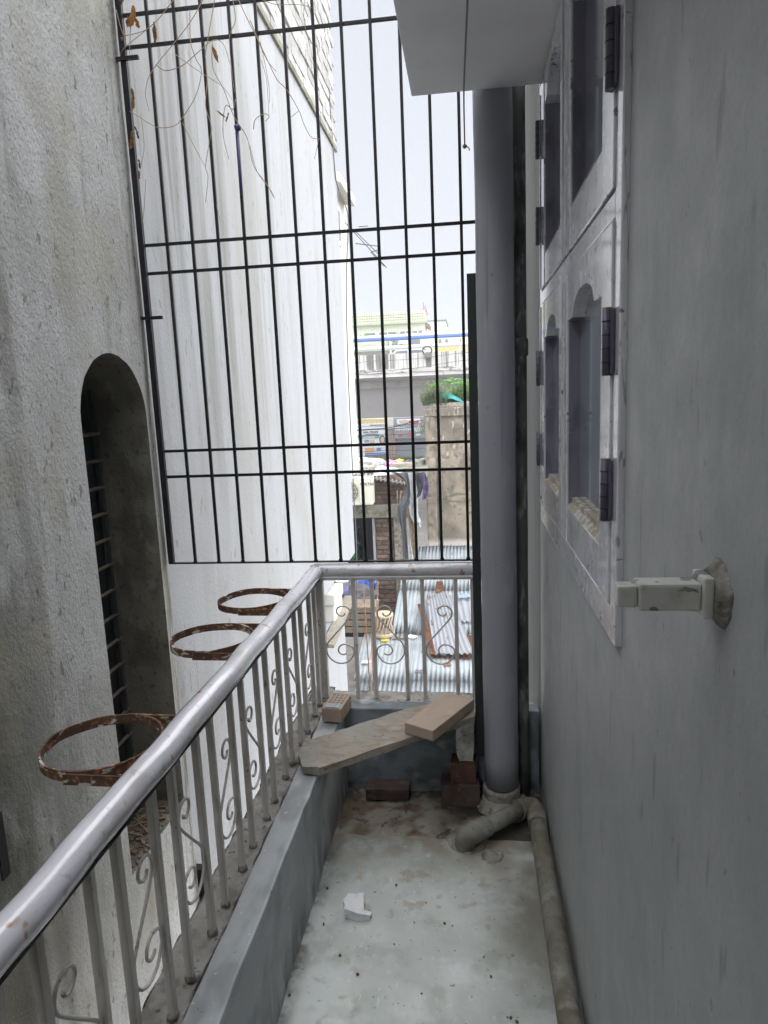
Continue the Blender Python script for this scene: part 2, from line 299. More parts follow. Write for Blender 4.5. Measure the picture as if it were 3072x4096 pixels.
M['cable_grey'] = mat('grey_cable', (.14, .14, .15), rough=.6)
M['bucket'] = mat('white_bucket', (.72, .74, .72), rough=.4)
M['bark'] = mat('bark', (.14, .10, .07), rough=.9)


for k_ in ('leaf_green', 'leaf_pale', 'leaf'):
    t_ = M[k_].node_tree; bs_n = t_.nodes['Principled BSDF']; cl_ = bs_n.inputs['Base Color'].links[0].from_socket
    tr_n = t_.nodes.new('ShaderNodeBsdfTranslucent'); mx_n = t_.nodes.new('ShaderNodeMixShader'); mx_n.inputs[0].default_value = .45
    t_.links.new(cl_, tr_n.inputs[0]); t_.links.new(bs_n.outputs[0], mx_n.inputs[1]); t_.links.new(tr_n.outputs[0], mx_n.inputs[2])
    t_.links.new(mx_n.outputs[0], t_.nodes['Material Output'].inputs[0])
# ------------------------------------------------------------------ mesh building
class MB:
    def __init__(s): s.b = bmesh.new()

    def _xf(s, vs, rot, c):
        for v in vs:
            if rot is not None: v.co = rot @ v.co
            v.co += Vector(c)

    def box(s, c, d, rot=None, bev=0):
        r = bmesh.ops.create_cube(s.b, size=1); vs = r['verts']
        for v in vs: v.co = Vector((v.co.x * d[0], v.co.y * d[1], v.co.z * d[2]))
        if isinstance(rot, (int, float)): rot = Matrix.Rotation(rot, 3, 'Z')
        s._xf(vs, rot, c)
        if bev:
            es = list({e for v in vs for e in v.link_edges})
            bmesh.ops.bevel(s.b, geom=es, offset=bev, segments=2, profile=.6, affect='EDGES')
        return s

    def span(s, a, b, bev=0):
        return s.box([(a[i] + b[i]) / 2 for i in range(3)], [abs(b[i] - a[i]) for i in range(3)], None, bev)

    def bar(s, p0, p1, wd, ht=None, up=(0, 0, 1), bev=0):
        p0, p1 = Vector(p0), Vector(p1); d = p1 - p0; l = d.length; z = d / l
        u = Vector(up)
        if abs(u.dot(z)) > .98: u = Vector((0, 1, 0))
        x = u.cross(z).normalized(); y = z.cross(x)
        rot = Matrix((x, y, z)).transposed()
        return s.box((p0 + p1) / 2, (wd, ht or wd, l), rot, bev)

    def tube(s, pts, r, n=8, closed=False, caps=True):
        pts = [Vector(p) for p in pts]; k = len(pts)
        rs = r if isinstance(r, (list, tuple)) else [r] * k
        rings = []; prev = None
        for i, p in enumerate(pts):
            a = pts[(i - 1) % k] if (closed or i) else p
            b_ = pts[(i + 1) % k] if (closed or i < k - 1) else p
            t = (b_ - a).normalized()
            if prev is None:
                u = Vector((0, 0, 1)) if abs(t.z) < .9 else Vector((1, 0, 0))
                x = u.cross(t).normalized()
            else:
                x = (prev - t * prev.dot(t)).normalized()
            prev = x; y = t.cross(x)
            rings.append([s.b.verts.new(p + (x * math.cos(2 * math.pi * j / n) + y * math.sin(2 * math.pi * j / n)) * rs[i]) for j in range(n)])
        for i in range(k if closed else k - 1):
            A, B = rings[i], rings[(i + 1) % k]
            for j in range(n):
                f = s.b.faces.new((A[j], A[(j + 1) % n], B[(j + 1) % n], B[j])); f.smooth = True
        if caps and not closed:
            s.b.faces.new(rings[0][::-1]); s.b.faces.new(rings[-1])
        return s

    def prism(s, pts, off):
        """closed outline extruded by vector off"""
        off = Vector(off); a = [s.b.verts.new(Vector(p)) for p in pts]; b_ = [s.b.verts.new(Vector(p) + off) for p in pts]
        s.b.faces.new(a); s.b.faces.new(b_[::-1]); k = len(a)
        for i in range(k): s.b.faces.new((a[i], b_[i], b_[(i + 1) % k], a[(i + 1) % k]))
        bmesh.ops.recalc_face_normals(s.b, faces=s.b.faces); return s

    def grid(s, fn, nu, nv, smooth=True, thick=0):
        g = [[s.b.verts.new(Vector(fn(i / nu, j / nv))) for j in range(nv + 1)] for i in range(nu + 1)]
        fs = []
        for i in range(nu):
            for j in range(nv):
                f = s.b.faces.new((g[i][j], g[i + 1][j], g[i + 1][j + 1], g[i][j + 1])); f.smooth = smooth; fs.append(f)
        if thick:
            bmesh.ops.solidify(s.b, geom=fs, thickness=thick)
        return s

    def quad(s, a, b, c, d):
        s.b.faces.new([s.b.verts.new(Vector(p)) for p in (a, b, c, d)]); return s

    def lathe(s, prof, c, n=20, axis='Z'):
        rings = []
        for r, h in prof:
            ring = []
            for j in range(n):
                a = 2 * math.pi * j / n; q = Vector((r * math.cos(a), r * math.sin(a), h))
                if axis == 'X': q = Vector((q.z, q.x, q.y))
                if axis == 'Y': q = Vector((q.x, q.z, q.y))
                ring.append(s.b.verts.new(q + Vector(c)))
            rings.append(ring)
        for A, B in zip(rings, rings[1:]):
            for j in range(n):
                f = s.b.faces.new((A[j], A[(j + 1) % n], B[(j + 1) % n], B[j])); f.smooth = True
        s.b.faces.new(rings[0]); s.b.faces.new(rings[-1])
        bmesh.ops.recalc_face_normals(s.b, faces=s.b.faces); return s

    def rough(s, amt, cuts=2, fr=20, smooth=False):
        if cuts: bmesh.ops.subdivide_edges(s.b, edges=s.b.edges[:], cuts=cuts, use_grid_fill=True)
        for v in s.b.verts: v.co += noise.noise_vector(v.co * fr) * amt + noise.noise_vector(v.co * fr * 3) * amt * .4
        if smooth:
            for f in s.b.faces: f.smooth = True
        return s

    def build(s, name, m, parent=None, loc=None):
        me = bpy.data.meshes.new(name); s.b.normal_update(); s.b.to_mesh(me); s.b.free()
        if isinstance(m, str): m = M[m]
        if m: me.materials.append(m)
        o = bpy.data.objects.new(name, me); COL.objects.link(o)
        if parent is not None:
            o.parent = parent
            if parent.type == 'EMPTY' or parent.location.length > 0:
                o.matrix_parent_inverse = Matrix.Translation(-parent.location)
        return o


def tag(o, label, cat, group=None):
    o['label'] = label; o['category'] = cat
    if group: o['group'] = group
    return o


def empty(name, loc, label=None, cat=None, group=None):
    o = bpy.data.objects.new(name, None); COL.objects.link(o); o.location = loc; o.empty_display_size = .1
    if label: tag(o, label, cat, group)
    return o


def struct(o): o['kind'] = 'structure'; return o


def dup(o, off, parent=None):
    c = o.copy(); COL.objects.link(c); c.location = Vector(o.location) + Vector(off)
    if parent is not None: c.parent = parent; c.matrix_parent_inverse = o.matrix_parent_inverse.copy() if o.parent else Matrix.Translation(-parent.location)
    return c


def catmull(pts, n=5, closed=False):
    P = [Vector(p) for p in pts]; o = []; k = len(P)
    for i in range(k if closed else k - 1):
        a, b, c, d = P[(i - 1) % k if closed or i else 0], P[i], P[(i + 1) % k], P[(i + 2) % k if closed or i + 2 < k else k - 1]
        for j in range(n):
            t = j / n
            o.append(.5 * ((2 * b) + (c - a) * t + (2 * a - 5 * b + 4 * c - d) * t * t + (3 * b - a - 3 * c + d) * t ** 3))
    if not closed: o.append(P[-1])
    return o


def text(body, name, size, loc, m, parent, depth=.004, sx=1.0, bold=0):
    cu = bpy.data.curves.new(name, 'FONT'); cu.body = body; cu.size = size; cu.extrude = depth; cu.offset = bold
    cu.resolution_u = 3
    ob = bpy.data.objects.new(name + '_curve', cu); COL.objects.link(ob)
    dg = bpy.context.evaluated_depsgraph_get(); me = bpy.data.meshes.new_from_object(ob.evaluated_get(dg))
    bpy.data.objects.remove(ob)
    rot = Matrix.Rotation(math.pi / 2, 4, 'X')
    me.transform(Matrix.Translation(Vector(loc)) @ rot @ Matrix.Diagonal((sx, 1, 1, 1)))
    me.materials.clear(); me.materials.append(M[m])
    o = bpy.data.objects.new(name, me); COL.objects.link(o)
    if parent is not None:
        o.parent = parent; o.matrix_parent_inverse = Matrix.Translation(-parent.location)
    return o


WX = .255          # face of the house wall on the right
LX = -1.24         # face of the neighbour's wall on the left
KX, KZ, RX, GY = -.512, .343, -.612, 2.6
HT, NT = 4.2, 3.45   # heights of the house and of the neighbour's near wall
EY = 2.50          # inner face of the end kerb

# ================================================================== setting
GZ = -4.2
struct(MB().quad((-300, -60, GZ), (300, -60, GZ), (300, 600, GZ), (-300, 600, GZ)).build('ground', 'street'))
# balcony floor: pale overlay in front, older stained screed behind
bf = MB(); bf.grid(lambda u, v: (-.515 + u * .775, -1.6 + v * 3.80 + (.012 * noise.noise(Vector((u * 9, 0, 0))) if v == 1 else 0), 0), 24, 1, False)
bf.grid(lambda u, v: (-.515 + u * .775, 2.20 + (.012 * noise.noise(Vector((u * 9, 0, 0)))), -.007 * v), 24, 1, False)
struct(bf.build('balcony_floor', 'floor'))
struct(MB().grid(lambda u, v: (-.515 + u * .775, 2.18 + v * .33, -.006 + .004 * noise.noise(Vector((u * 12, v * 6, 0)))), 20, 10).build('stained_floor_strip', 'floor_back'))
struct(MB().span((-.66, -1.6, -.16), (.62, 2.66, -.012)).build('balcony_slab', 'kerb_rough'))

# ------------------------------------------------------------------ house wall with door opening and window opening
wy0, wy1, wz0, wz1 = 1.165, 2.385, 1.105, 2.485
hw = empty('house_wall', (WX, 1, 0), 'smooth grey painted house wall with the shuttered window on the right', 'wall')
b = MB()
WE = 3.25
b.span((WX, .40, -.2), (.60, wy0, HT)); b.span((WX, wy1, -.2), (.60, 2.52, HT))
b.span((WX, wy0, -.2), (.60, wy1, wz0)); b.span((WX, wy0, wz1), (.60, wy1, HT))
b.span((WX, -.55, 2.15), (.60, .40, HT)); b.span((WX, -2.0, -.2), (.60, -.55, HT))
b.build('plaster', 'wall_right', hw)
MB().span((WX, 2.52, -.2), (.60, WE, HT)).build('shaded_wall_end', 'shaded_wall_paint', hw)  # end of the same wall in the darkened tone
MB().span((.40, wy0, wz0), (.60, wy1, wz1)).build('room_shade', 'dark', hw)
MB().span((.34, -.55, -.01), (.60, .40, 2.15)).build('door_leaf', 'post', hw)
# back of the balcony; overhead an unseen slab added to darken the near end
struct(MB().span((-.66, -2.0, -.2), (WX, -1.6, HT)).build('wall_behind', 'wall_right'))

struct(MB().span((-.70, -2.0, 2.86), (WX - .002, .12, 3.0)).build('unseen_shade_slab', 'slab'))
# ------------------------------------------------------------------ chajja slab over the window
ch = empty('window_sunshade', (.05, 1, 2.49), 'grey concrete sunshade slab jutting out above the window', 'sunshade')
b = MB().span((-.160, -1.6, 2.49), (WX - .003, 2.37, 2.565), .006)
b.build('slab', 'slab', ch)
# ------------------------------------------------------------------ neighbour's wall
nb = empty('neighbour_building', (-1.6, 3, GZ), 'tall weathered pale neighbouring building across the narrow gap, with arched recess', 'building')
AY, AR, AS = 2.32, .23, 1.51
SILL = -.12
b = MB()
NB_Y1 = 2.606


def vq(bb, y0, z0, y1, z1, x=LX): bb.quad((x, y0, z0), (x, y1, z0), (x, y1, z1), (x, y0, z1))


vq(b, -2.5, GZ, AY - AR, NT); vq(b, AY + AR, GZ, NB_Y1, NT)
vq(b, AY - AR, GZ, AY + AR, SILL)
n = 24
arc = [(AY - AR * math.cos(math.pi * i / n), AS + AR * math.sin(math.pi * i / n) + .006 * noise.noise(Vector((i * .7, 0, 0)))) for i in range(n + 1)]
for (y0, z0), (y1, z1) in zip(arc, arc[1:]):
    b.quad((LX, y0, z0), (LX, y1, z1), (LX, y1, NT), (LX, y0, NT))
b.quad((LX, NB_Y1, GZ), (LX - .03, NB_Y1, GZ), (LX - .03, NB_Y1, NT), (LX, NB_Y1, NT))
b.build('near_plaster', 'wall_near', nb)
ND = .23
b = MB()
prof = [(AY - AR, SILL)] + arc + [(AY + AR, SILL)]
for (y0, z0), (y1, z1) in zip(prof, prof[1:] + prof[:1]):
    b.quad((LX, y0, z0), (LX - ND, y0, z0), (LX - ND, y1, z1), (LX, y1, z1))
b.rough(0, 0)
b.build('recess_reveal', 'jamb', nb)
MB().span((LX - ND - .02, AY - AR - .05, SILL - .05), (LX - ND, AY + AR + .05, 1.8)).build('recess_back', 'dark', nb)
win_bars = []
for i in range(15):
    z = -.02 + i * .105
    MB().tube([(LX - ND + .025, AY - AR, z), (LX - ND + .025, AY + AR, z + .004)], .007, 8).build('recess_rod', 'crate', nb)
for y in (AY - .08, AY + .09, AY + .2):
    MB().span((LX - ND + .012, y, SILL), (LX - ND + .03, y + .018, 1.7)).build('recess_upright', 'post', nb)
# far whitewashed part (set back 3 cm) with raw brick above and an open slot below its end
FX = LX - .03
NE = 7.25
b = MB()
vq(b, NB_Y1, GZ, 5.3, 4.02, FX); vq(b, 5.3, -.13, NE, 4.02, FX)
b.quad((FX, NE, -.13), (FX - 4, NE, -.13), (FX - 4, NE, 4.02), (FX, NE, 4.02))
b.quad((FX, 5.3, -.13), (FX, NE, -.13), (FX - 1, NE, -.13), (FX - 1, 5.3, -.13))
b.quad((FX, 5.3, -.45), (FX, 5.3, -.13), (FX - 1, 5.3, -.13), (FX - 1, 5.3, -.45))
vq(b, 5.3, GZ, 6.45, -.45, FX); b.quad((FX, 6.45, GZ), (FX - .8, 6.45, GZ), (FX - .8, 6.45, -.45), (FX, 6.45, -.45))
b.quad((FX, 5.3, -.45), (FX, 6.45, -.45), (FX - 1, 6.45, -.45), (FX - 1, 5.3, -.45))
b.quad((FX - .8, 5.3, -.45), (FX - .8, 6.45, -.45), (FX - .8, 6.45, -.13), (FX - .8, 5.3, -.13))
vq(b, NB_Y1, 4.02, 3.6, 5.5, FX)
b.build('far_plaster', 'wall_far', nb)
MB().span((FX, 3.6, 3.985), (FX + .02, NE + .01, 4.03)).build('plaster_band', 'lintel', nb)
cb = MB().span((FX - .12, 3.6, 4.03), (FX - .004, NE, 5.5)).build('brick_core', 'pebble', nb)
proto = None
for r in range(17):
    z = 4.035 + r * .086
    y = 3.6 + (.12 if r % 2 else 0)
    while y < NE - .1:
        L_ = .228
        if proto is None:
            proto = MB().box((0, 0, 0), (.06, .218, .074), None, .006).rough(.004, 1, 30).build('brick', 'raw_brick', nb); o = proto
            o.matrix_parent_inverse = Matrix.Translation(-nb.location)
        else: o = dup(proto, (0, 0, 0), nb)
        if y > 4.6 or r < 6 or True:
            o.location = (FX - .022 + random.uniform(-.01, .008), y + .114, z + .04); o.rotation_euler = (0, 0, random.uniform(-.03, .03))
        y += L_
# broken debris lying on the recess sill
dbs = MB()
for i in range(170):
    y = random.uniform(AY - AR + .02, AY + AR - .02); x = random.uniform(LX - ND + .05, LX - .01)
    s_ = random.uniform(.004, .018)
    q = Matrix.Rotation(random.uniform(0, 6), 3, 'Z') @ Matrix.Rotation(random.uniform(-.5, .5), 3, 'X')
    dbs.box((x, y, SILL + s_ * .3), (s_ * 1.6, s_, s_ * .5), q)
o = dbs.rough(.003, 1, 60).build('rubble_chips', 'mud', nb); o['kind'] = 'stuff'
for i in range(7):
    p = Vector((random.uniform(LX - .18, LX - .02), random.uniform(2.15, 2.5), SILL + .012)); a = random.uniform(0, 3)
    d = Vector((math.cos(a), math.sin(a), 0)) * random.uniform(.05, .11)
    MB().tube(catmull([p - d, p + Vector((0, 0, .012)), p + d]), .004, 6).build('twig', 'bark', nb)
# small iron bracket below and vertical slot
MB().span((LX - .05, 2.62, -.55), (LX + .03, 2.66, -.50)).span((LX - .05, 2.62, -.83), (LX + .03, 2.64, -.55)).build('bracket', 'grille', nb)
MB().span((LX - .05, 1.47, .34), (LX + .006, 1.50, .52)).build('drain_slot', 'dark', nb)

# cream building beyond
cbn = empty('cream_building', (-2.5, 8.2, GZ), 'narrow slice of cream building behind the end of the white wall', 'building')
e0 = at(775, 1000, 8.9)
zc = at(775, 1018, 8.9).z
MB().span((-4.5, 7.45, zc), (e0.x, 8.9, 4.1)).build('wall', 'cream', cbn)
MB().span((-4.5, 7.6, GZ), (-2.6, 8.9, zc)).build('recessed_base', 'cream', cbn)
p = at(768, 440, 8.7)
MB().prism([(e0.x, 7.6, p.z), (p.x, 7.7, p.z - .04), (p.x, 8.7, p.z - .04), (e0.x, 8.7, p.z)], (0, 0, .10)).build('eave', 'cream', cbn)
wq = at(754, 478, 8.0)
f = MB().span((e0.x - .05, 7.75, wq.z - .22), (e0.x + .03, 8.25, wq.z + .2)).build('window', 'frame_white', cbn)
MB().span((e0.x, 7.82, wq.z - .17), (e0.x + .034, 8.18, wq.z + .15)).build('pane', 'pane', f)
an = empty('wall_antenna', at(752, 500, 8.3), 'thin wire aerial sticking out from the cream building against the sky', 'aerial')
for a_, b_ in (((745, 480), (835, 578)), ((765, 497), (822, 553)), ((768, 526), (820, 532)), ((801, 545), (822, 538)), ((801, 545), (830, 575)), ((775, 490), (795, 488))):
    MB().tube([at(*a_, 8.5), at(*b_, 8.5)], .006, 6).build('aerial_rod', 'cable_grey', an)
# cable down the white wall
pts = [at(697, 180, 7.0), at(702, 285, 7.05), at(713, 350, 7.1), at(727, 400, 7.2), at(748, 450, 7.3), at(752, 490, 7.32), at(748, 620, 7.3), at(752, 800, 7.3), at(757, 960, 7.3),
       at(748, 1050, 7.3), at(752, 1180, 7.3), at(747, 1260, 7.2), at(741, 1380, 7.1), at(738, 1510, 7.1)]
pts = [Vector((max(p.x, FX + .012), p.y, p.z)) for p in pts]
tag(MB().tube(catmull(pts, 4), .006, 6).build('wall_cable', 'cable_grey'), 'thin grey cable hanging down along the far end of the white wall', 'cable')

# ================================================================== kerbs
lk = empty('balcony_kerb', (KX, .5, 0), 'low grey painted concrete kerb along the open left side of the balcony', 'kerb')
b = MB().span((RX + .022, -1.6, -.01), (KX, GY - .1, KZ), .008); b.rough(.003, 0)
bmesh.ops.subdivide_edges(b.b, edges=[e for e in b.b.edges if e.calc_length() > 1], cuts=60)
for v in b.b.verts: v.co += noise.noise_vector(v.co * 11) * .004
b.build('painted_kerb', 'kerb', lk)
b = MB().grid(lambda u, v: (RX - .075 + u * .098, -1.6 + v * 4.3, KZ - .004 + (0 if u < .95 else -.004)), 12, 240, True, -.06)
for v in b.b.verts: v.co.z += noise.noise(v.co * 45) * .005 + noise.noise(v.co * 14) * .006; v.co.x += noise.noise(v.co * 21) * .008
b.build('rough_outer_strip', 'kerb_rough', lk)
MB().span((RX - .065, -1.6, -.16), (RX + .020, 2.68, KZ - .05)).build('outer_core', 'kerb_rough', lk)
ek = empty('end_kerb', (-.2, EY, 0), 'stained grey concrete kerb across the far end of the balcony', 'kerb')
b = MB().span((KX - .07, EY, -.02), (.245, GY - .03, KZ - .002), .007); b.rough(.004, 3, 9); b.build('painted_kerb', 'kerb_end', ek)
b = MB().grid(lambda u, v: (RX - .06 + u * .86, GY - .035 + v * .10, KZ - .002), 80, 12, True, -.06)
for v in b.b.verts: v.co.z += noise.noise(v.co * 45) * .004 + noise.noise(v.co * 14) * .006
b.build('rough_outer_strip', 'kerb_rough', ek)
MB().span((RX + .022, GY - .028, -.16), (.24, 2.675, KZ - .05)).build('outer_core', 'kerb_rough', ek)

# ================================================================== railing
rl = empty('balcony_railing', (RX, 1.5, KZ), 'lavender grey steel railing with tubular top, thin balusters and scrolls, turning the corner', 'railing')
RZ = .876; TR = .029
n = 90
b = MB().tube([(RX + .002 * math.sin(i * .7), -1.2 + (GY + 1.2) * i / n, RZ + .001 * math.sin(i * 1.3)) for i in range(n + 1)], TR, 24)
b.build('top_tube', 'rail', rl)
b = MB().tube([(RX + (.07 - RX) * i / 30, GY, RZ + .003) for i in range(31)], TR - .002, 24); b.build('top_tube', 'rail', rl)
b = MB().span((RX - .014, -1.2, RZ - .036), (RX + .014, GY - .02, RZ - .029)); b.build('under_strip', 'grille', rl)
b = MB().span((RX + .02, GY - .014, RZ - .036), (.07, GY + .014, RZ - .029)); b.build('under_strip', 'baluster', rl)
wl = MB().lathe([(.005, -.03), (.031, -.02), (.034, 0), (.031, .02), (.005, .03)], (RX + .004, GY - .004, RZ + .001), 18).rough(.004, 1, 60)
wl.build('corner_weld', 'rail', rl)
BW = .0155
bal = MB().box((0, 0, (KZ + RZ - .036) / 2), (BW, BW, RZ - .036 - KZ + .01), None, .0015).build('baluster', 'baluster', rl)
SP = [(412, 425), (405, 440), (385, 446), (365, 432), (358, 410), (370, 388), (395, 378), (425, 385), (443, 410), (445, 440), (430, 470), (380, 530), (310, 610), (287, 645), (281, 690), (290, 725),
      (320, 762), (365, 779), (410, 770), (445, 735), (458, 695), (448, 665), (420, 648), (390, 645), (365, 662), (358, 690), (372, 712), (395, 716), (412, 705)]
scp = [((x - 281) / 177, .88 - (y * .6028 - 77) / 1000) for x, y in SP]


def scroll(p0, p1, mirror):
    p0, p1 = Vector(p0), Vector(p1)
    pts = []
    for u, z in scp:
        u = 1 - u if mirror else u
        q = p0.lerp(p1, u); q.z = z; pts.append(q)
    return MB().tube(catmull(pts, 4), .0034, 8)


half = BW / 2 + .002
ys = []
for k in range(-9, 7):
    a = 1.119 + .2178 * k
    ys.append((a, a + .089))
first = True
for i, (a, c) in enumerate(ys):
    k = i - 9
    for y in (a, c):
        if first: bal.location = (RX, y, 0); first = False; o = bal
        else: o = dup(bal, (0, 0, 0), rl); o.location = (RX, y, 0)
        o.rotation_euler = (random.uniform(-.006, .006), 0, random.uniform(-.12, .12))
        MB().lathe([(.004, -.006), (.013, -.004), (.011, .004), (.008, .008)], (RX, y, KZ + .004), 8).rough(.002, 0, 90).build('foot_weld', 'mortar', rl)
    nxt = ys[i + 1][0] if i + 1 < len(ys) else GY - .01
    scroll((RX, c + half, 0), (RX, nxt - half, 0), k % 2 == 0).build('scroll', 'baluster', rl)
    MB().lathe([(.002, -.010), (.010, -.005), (.009, .006), (.003, .010)], (RX - .004, c + .02, RZ - .042), 8).rough(.003, 0, 80).build('weld_bead', 'grille', rl)
MB().box((RX + .006, GY, (KZ + RZ - .03) / 2), (.030, .030, RZ - .03 - KZ), None, .002).build('corner_post', 'baluster', rl)
ex = [-.469, -.394, -.264, -.194, -.063, .002, .13]
for x in ex:
    o = dup(bal, (0, 0, 0), rl); o.location = (x, GY, 0); o.rotation_euler = (0, 0, random.uniform(-.05, .05))
for a, c, mi in ((RX + .021, -.469 - half, False), (-.394 + half, -.264 - half, True), (-.194 + half, -.063 - half, False), (.002 + half, .13 - half, True)):
    scroll((a, GY, 0), (c, GY, 0), mi).build('scroll', 'baluster', rl)

# pot rings
def ring(yc, label):
    e = empty('pot_ring', (RX - .18, yc, .83), label, 'pot holder', 'rusty pot rings on the railing')
    xc, R_ = RX - .178, .125; h, th = .022, .005
    b = MB(); nn = 56; V = []
    for i in range(nn):
        a = 2 * math.pi * i / nn; c_, s_ = math.cos(a), math.sin(a); wob = .002 * noise.noise(Vector((c_ * 2, s_ * 2, yc * 5)))
        V.append([b.b.verts.new((xc + (R_ + d + wob) * c_, yc + (R_ + d + wob) * s_, .84 + z + wob)) for d, z in ((-th, -h / 2), (0, -h / 2), (0, h / 2), (-th, h / 2))])
    for i in range(nn):
        A, B = V[i], V[(i + 1) % nn]
        for j in range(4): b.b.faces.new((A[j], B[j], B[(j + 1) % 4], A[(j + 1) % 4]))
    bmesh.ops.recalc_face_normals(b.b, faces=b.b.faces)
    b.build('hoop', 'rust', e)
    for s_ in (-1, 1):
        MB().bar((xc - .01, yc + s_ * (R_ + .004), .838), (RX - .004, yc + s_ * (R_ + .003), .836), .006, .020, (0, 0, 1), .001).build('arm', 'rust', e)


ring(1.275, 'rusty iron pot ring on the railing, nearest and largest of three')
ring(1.915, 'rusty iron pot ring on the railing, middle one of three')
ring(2.318, 'rusty iron pot ring on the railing, farthest, beside the grille corner')

# ================================================================== grille
gr = empty('window_grille', (-.6, GY, .92), 'black iron bar grille standing above the end railing', 'grille')
GT = 3.45; GB = .0108
gp = None
for i in range(15):
    x = -1.217 + .1005 * i
    if i == 13: continue
    wd = .014 if i == 0 else GB
    if i in (0,): MB().box((x, GY, (.915 + GT) / 2), (.022, .018, GT - .915), None, .001).build('frame_bar', 'grille', gr); continue
    if gp is None: gp = MB().box((0, GY, (.915 + GT) / 2), (GB, GB, GT - .915), None, .001).build('bar', 'grille', gr); o = gp
    else: o = dup(gp, (0, 0, 0), gr)
    o.location = (x + random.uniform(-.002, .002), 0, 0); o.rotation_euler = (0, random.uniform(-.0012, .0012), 0)
for z in (1.268, 1.371, 2.052, 2.155, 2.842, 2.948):
    MB().box((-.51, GY + .0125, z), (1.42, GB, GB), None, .001).build('cross_bar', 'grille', gr)
MB().span((-1.228, GY - .006, .911), (.20, GY + .010, .916)).build('bottom_flat', 'grille', gr)
for z in (1.885, 2.795):
    MB().span((LX - .02, GY - .020, z - .006), (-1.155, GY - .008, z + .006)).build('wall_lug', 'grille', gr)
for x in range(13):
    MB().lathe([(.003, -.004), (.009, -.002), (.007, .006)], (-1.217 + .1005 * x, GY, .918), 8).rough(.002, 0, 90).build('weld_bead', 'grille', gr)

# ================================================================== pipes
dp = empty('drain_pipe', (.1, 2.43, 0), 'thick grey plastic downpipe standing in the far right corner', 'pipe')
b = MB().tube([(.098 + .001 * math.sin(i), 2.432, .08 + (HT - .08) * i / 40) for i in range(41)], .0635, 32); b.build('pipe', 'pvc', dp)
b = MB().lathe([(.05, -.02), (.066, .0), (.070, .02), (.071, .060), (.068, .072), (.062, .074)], (.098, 2.432, 0), 28); b.rough(.004, 0, 30); b.build('socket', 'mortar', dp)
b = MB().lathe([(.10, -.02), (.105, .0), (.09, .02), (.075, .035)], (.105, 2.405, 0), 24); b.rough(.012, 2, 20, True); b.build('mortar_collar', 'mortar', dp)
ip = empty('iron_pipe', (.19, 2.474, 0), 'thin dark peeling pipe running up behind the thick grey downpipe', 'pipe')
MB().tube([(.184, 2.474, -.01 + (HT + .01) * i / 20) for i in range(21)], .0215, 16).build('pipe', 'old_pipe', ip)
MB().lathe([(.024, -.03), (.027, -.025), (.027, .025), (.024, .03)], (.184, 2.474, 1.70), 16).build('coupling', 'old_pipe', ip)
MB().bar((.150, 2.474, 1.70), (.175, 2.474, 1.702), .012, .018).build('clamp_ear', 'old_pipe', ip)
pb = MB().span((.004, 2.462, .17), (.035, 2.492, 1.955), .002); tag(pb.build('board_strip', 'post'), 'dark green wooden strip standing upright beside the thick grey pipe', 'board')
wp = empty('waste_pipe', (.2, 1.5, 0), 'dusty thin waste pipe along the wall foot, with elbows near the downpipe', 'pipe')
PZ = .036
b = MB().tube([(.2155, -1.55 + 3.83 * i / 30, PZ + .0005 * math.sin(i * 2)) for i in range(31)], .0305, 16); b.build('wall_run', 'pvc_dirty', wp)
el = catmull([(.2155, 2.24, PZ), (.2155, 2.30, PZ + .002), (.205, 2.335, PZ + .006), (.18, 2.33, PZ + .01), (.15, 2.305, PZ + .014)], 5)
MB().tube(el, .0355, 16).build('elbow', 'pvc_dirty', wp)
MB().tube([(.185, 2.335, PZ + .012), (.0, 2.165, PZ + .020)], .0295, 16).build('cross_run', 'pvc_dirty', wp)
el = catmull([(.035, 2.197, PZ + .02), (.0, 2.165, PZ + .02), (-.028, 2.145, PZ + .016), (-.040, 2.15, PZ - .006), (-.044, 2.165, -.03)], 5)
MB().tube(el, .0355, 16).build('elbow', 'pvc_dirty', wp)
b = MB().lathe([(.075, -.01), (.07, .004), (.05, .012), (.036, .016)], (-.035, 2.19, 0), 20); b.rough(.010, 2, 30, True); b.build('mortar_patch', 'mortar', wp)
b = MB().lathe([(.045, -.01), (.036, .004), (.022, .012), (.004, .015)], (.05, 2.115, 0), 18); b.rough(.012, 2, 30, True); b.build('mortar_patch', 'mortar', wp)

# ================================================================== window
wn = empty('shuttered_window', (WX, 1.78, wz0), 'chipped lavender white wooden window with four glazed shutters on the right wall', 'window')
FXo = WX - .012                 # outer face of the frame
def wbox(y0, z0, y1, z1, x0=FXo, x1=.33, bev=.003): return MB().span((x0, y0, z0), (x1, y1, z1), bev)
wbox(wy0 + .001, wz0 + .001, wy0 + .047, wz1 - .002).build('frame_jamb', 'win', wn)
wbox(wy1 - .042, wz0 + .001, wy1 - .001, wz1 - .002).build('frame_jamb', 'win', wn)
wbox(wy0 + .047, wz0 + .001, wy1 - .042, 1.168).build('frame_sill', 'win', wn)
wbox(wy0 + .047, wz1 - .035, wy1 - .042, wz1 - .002).build('frame_head', 'win', wn)
wbox(wy0 + .047, 1.823, wy1 - .042, 1.864).build('transom', 'win', wn)


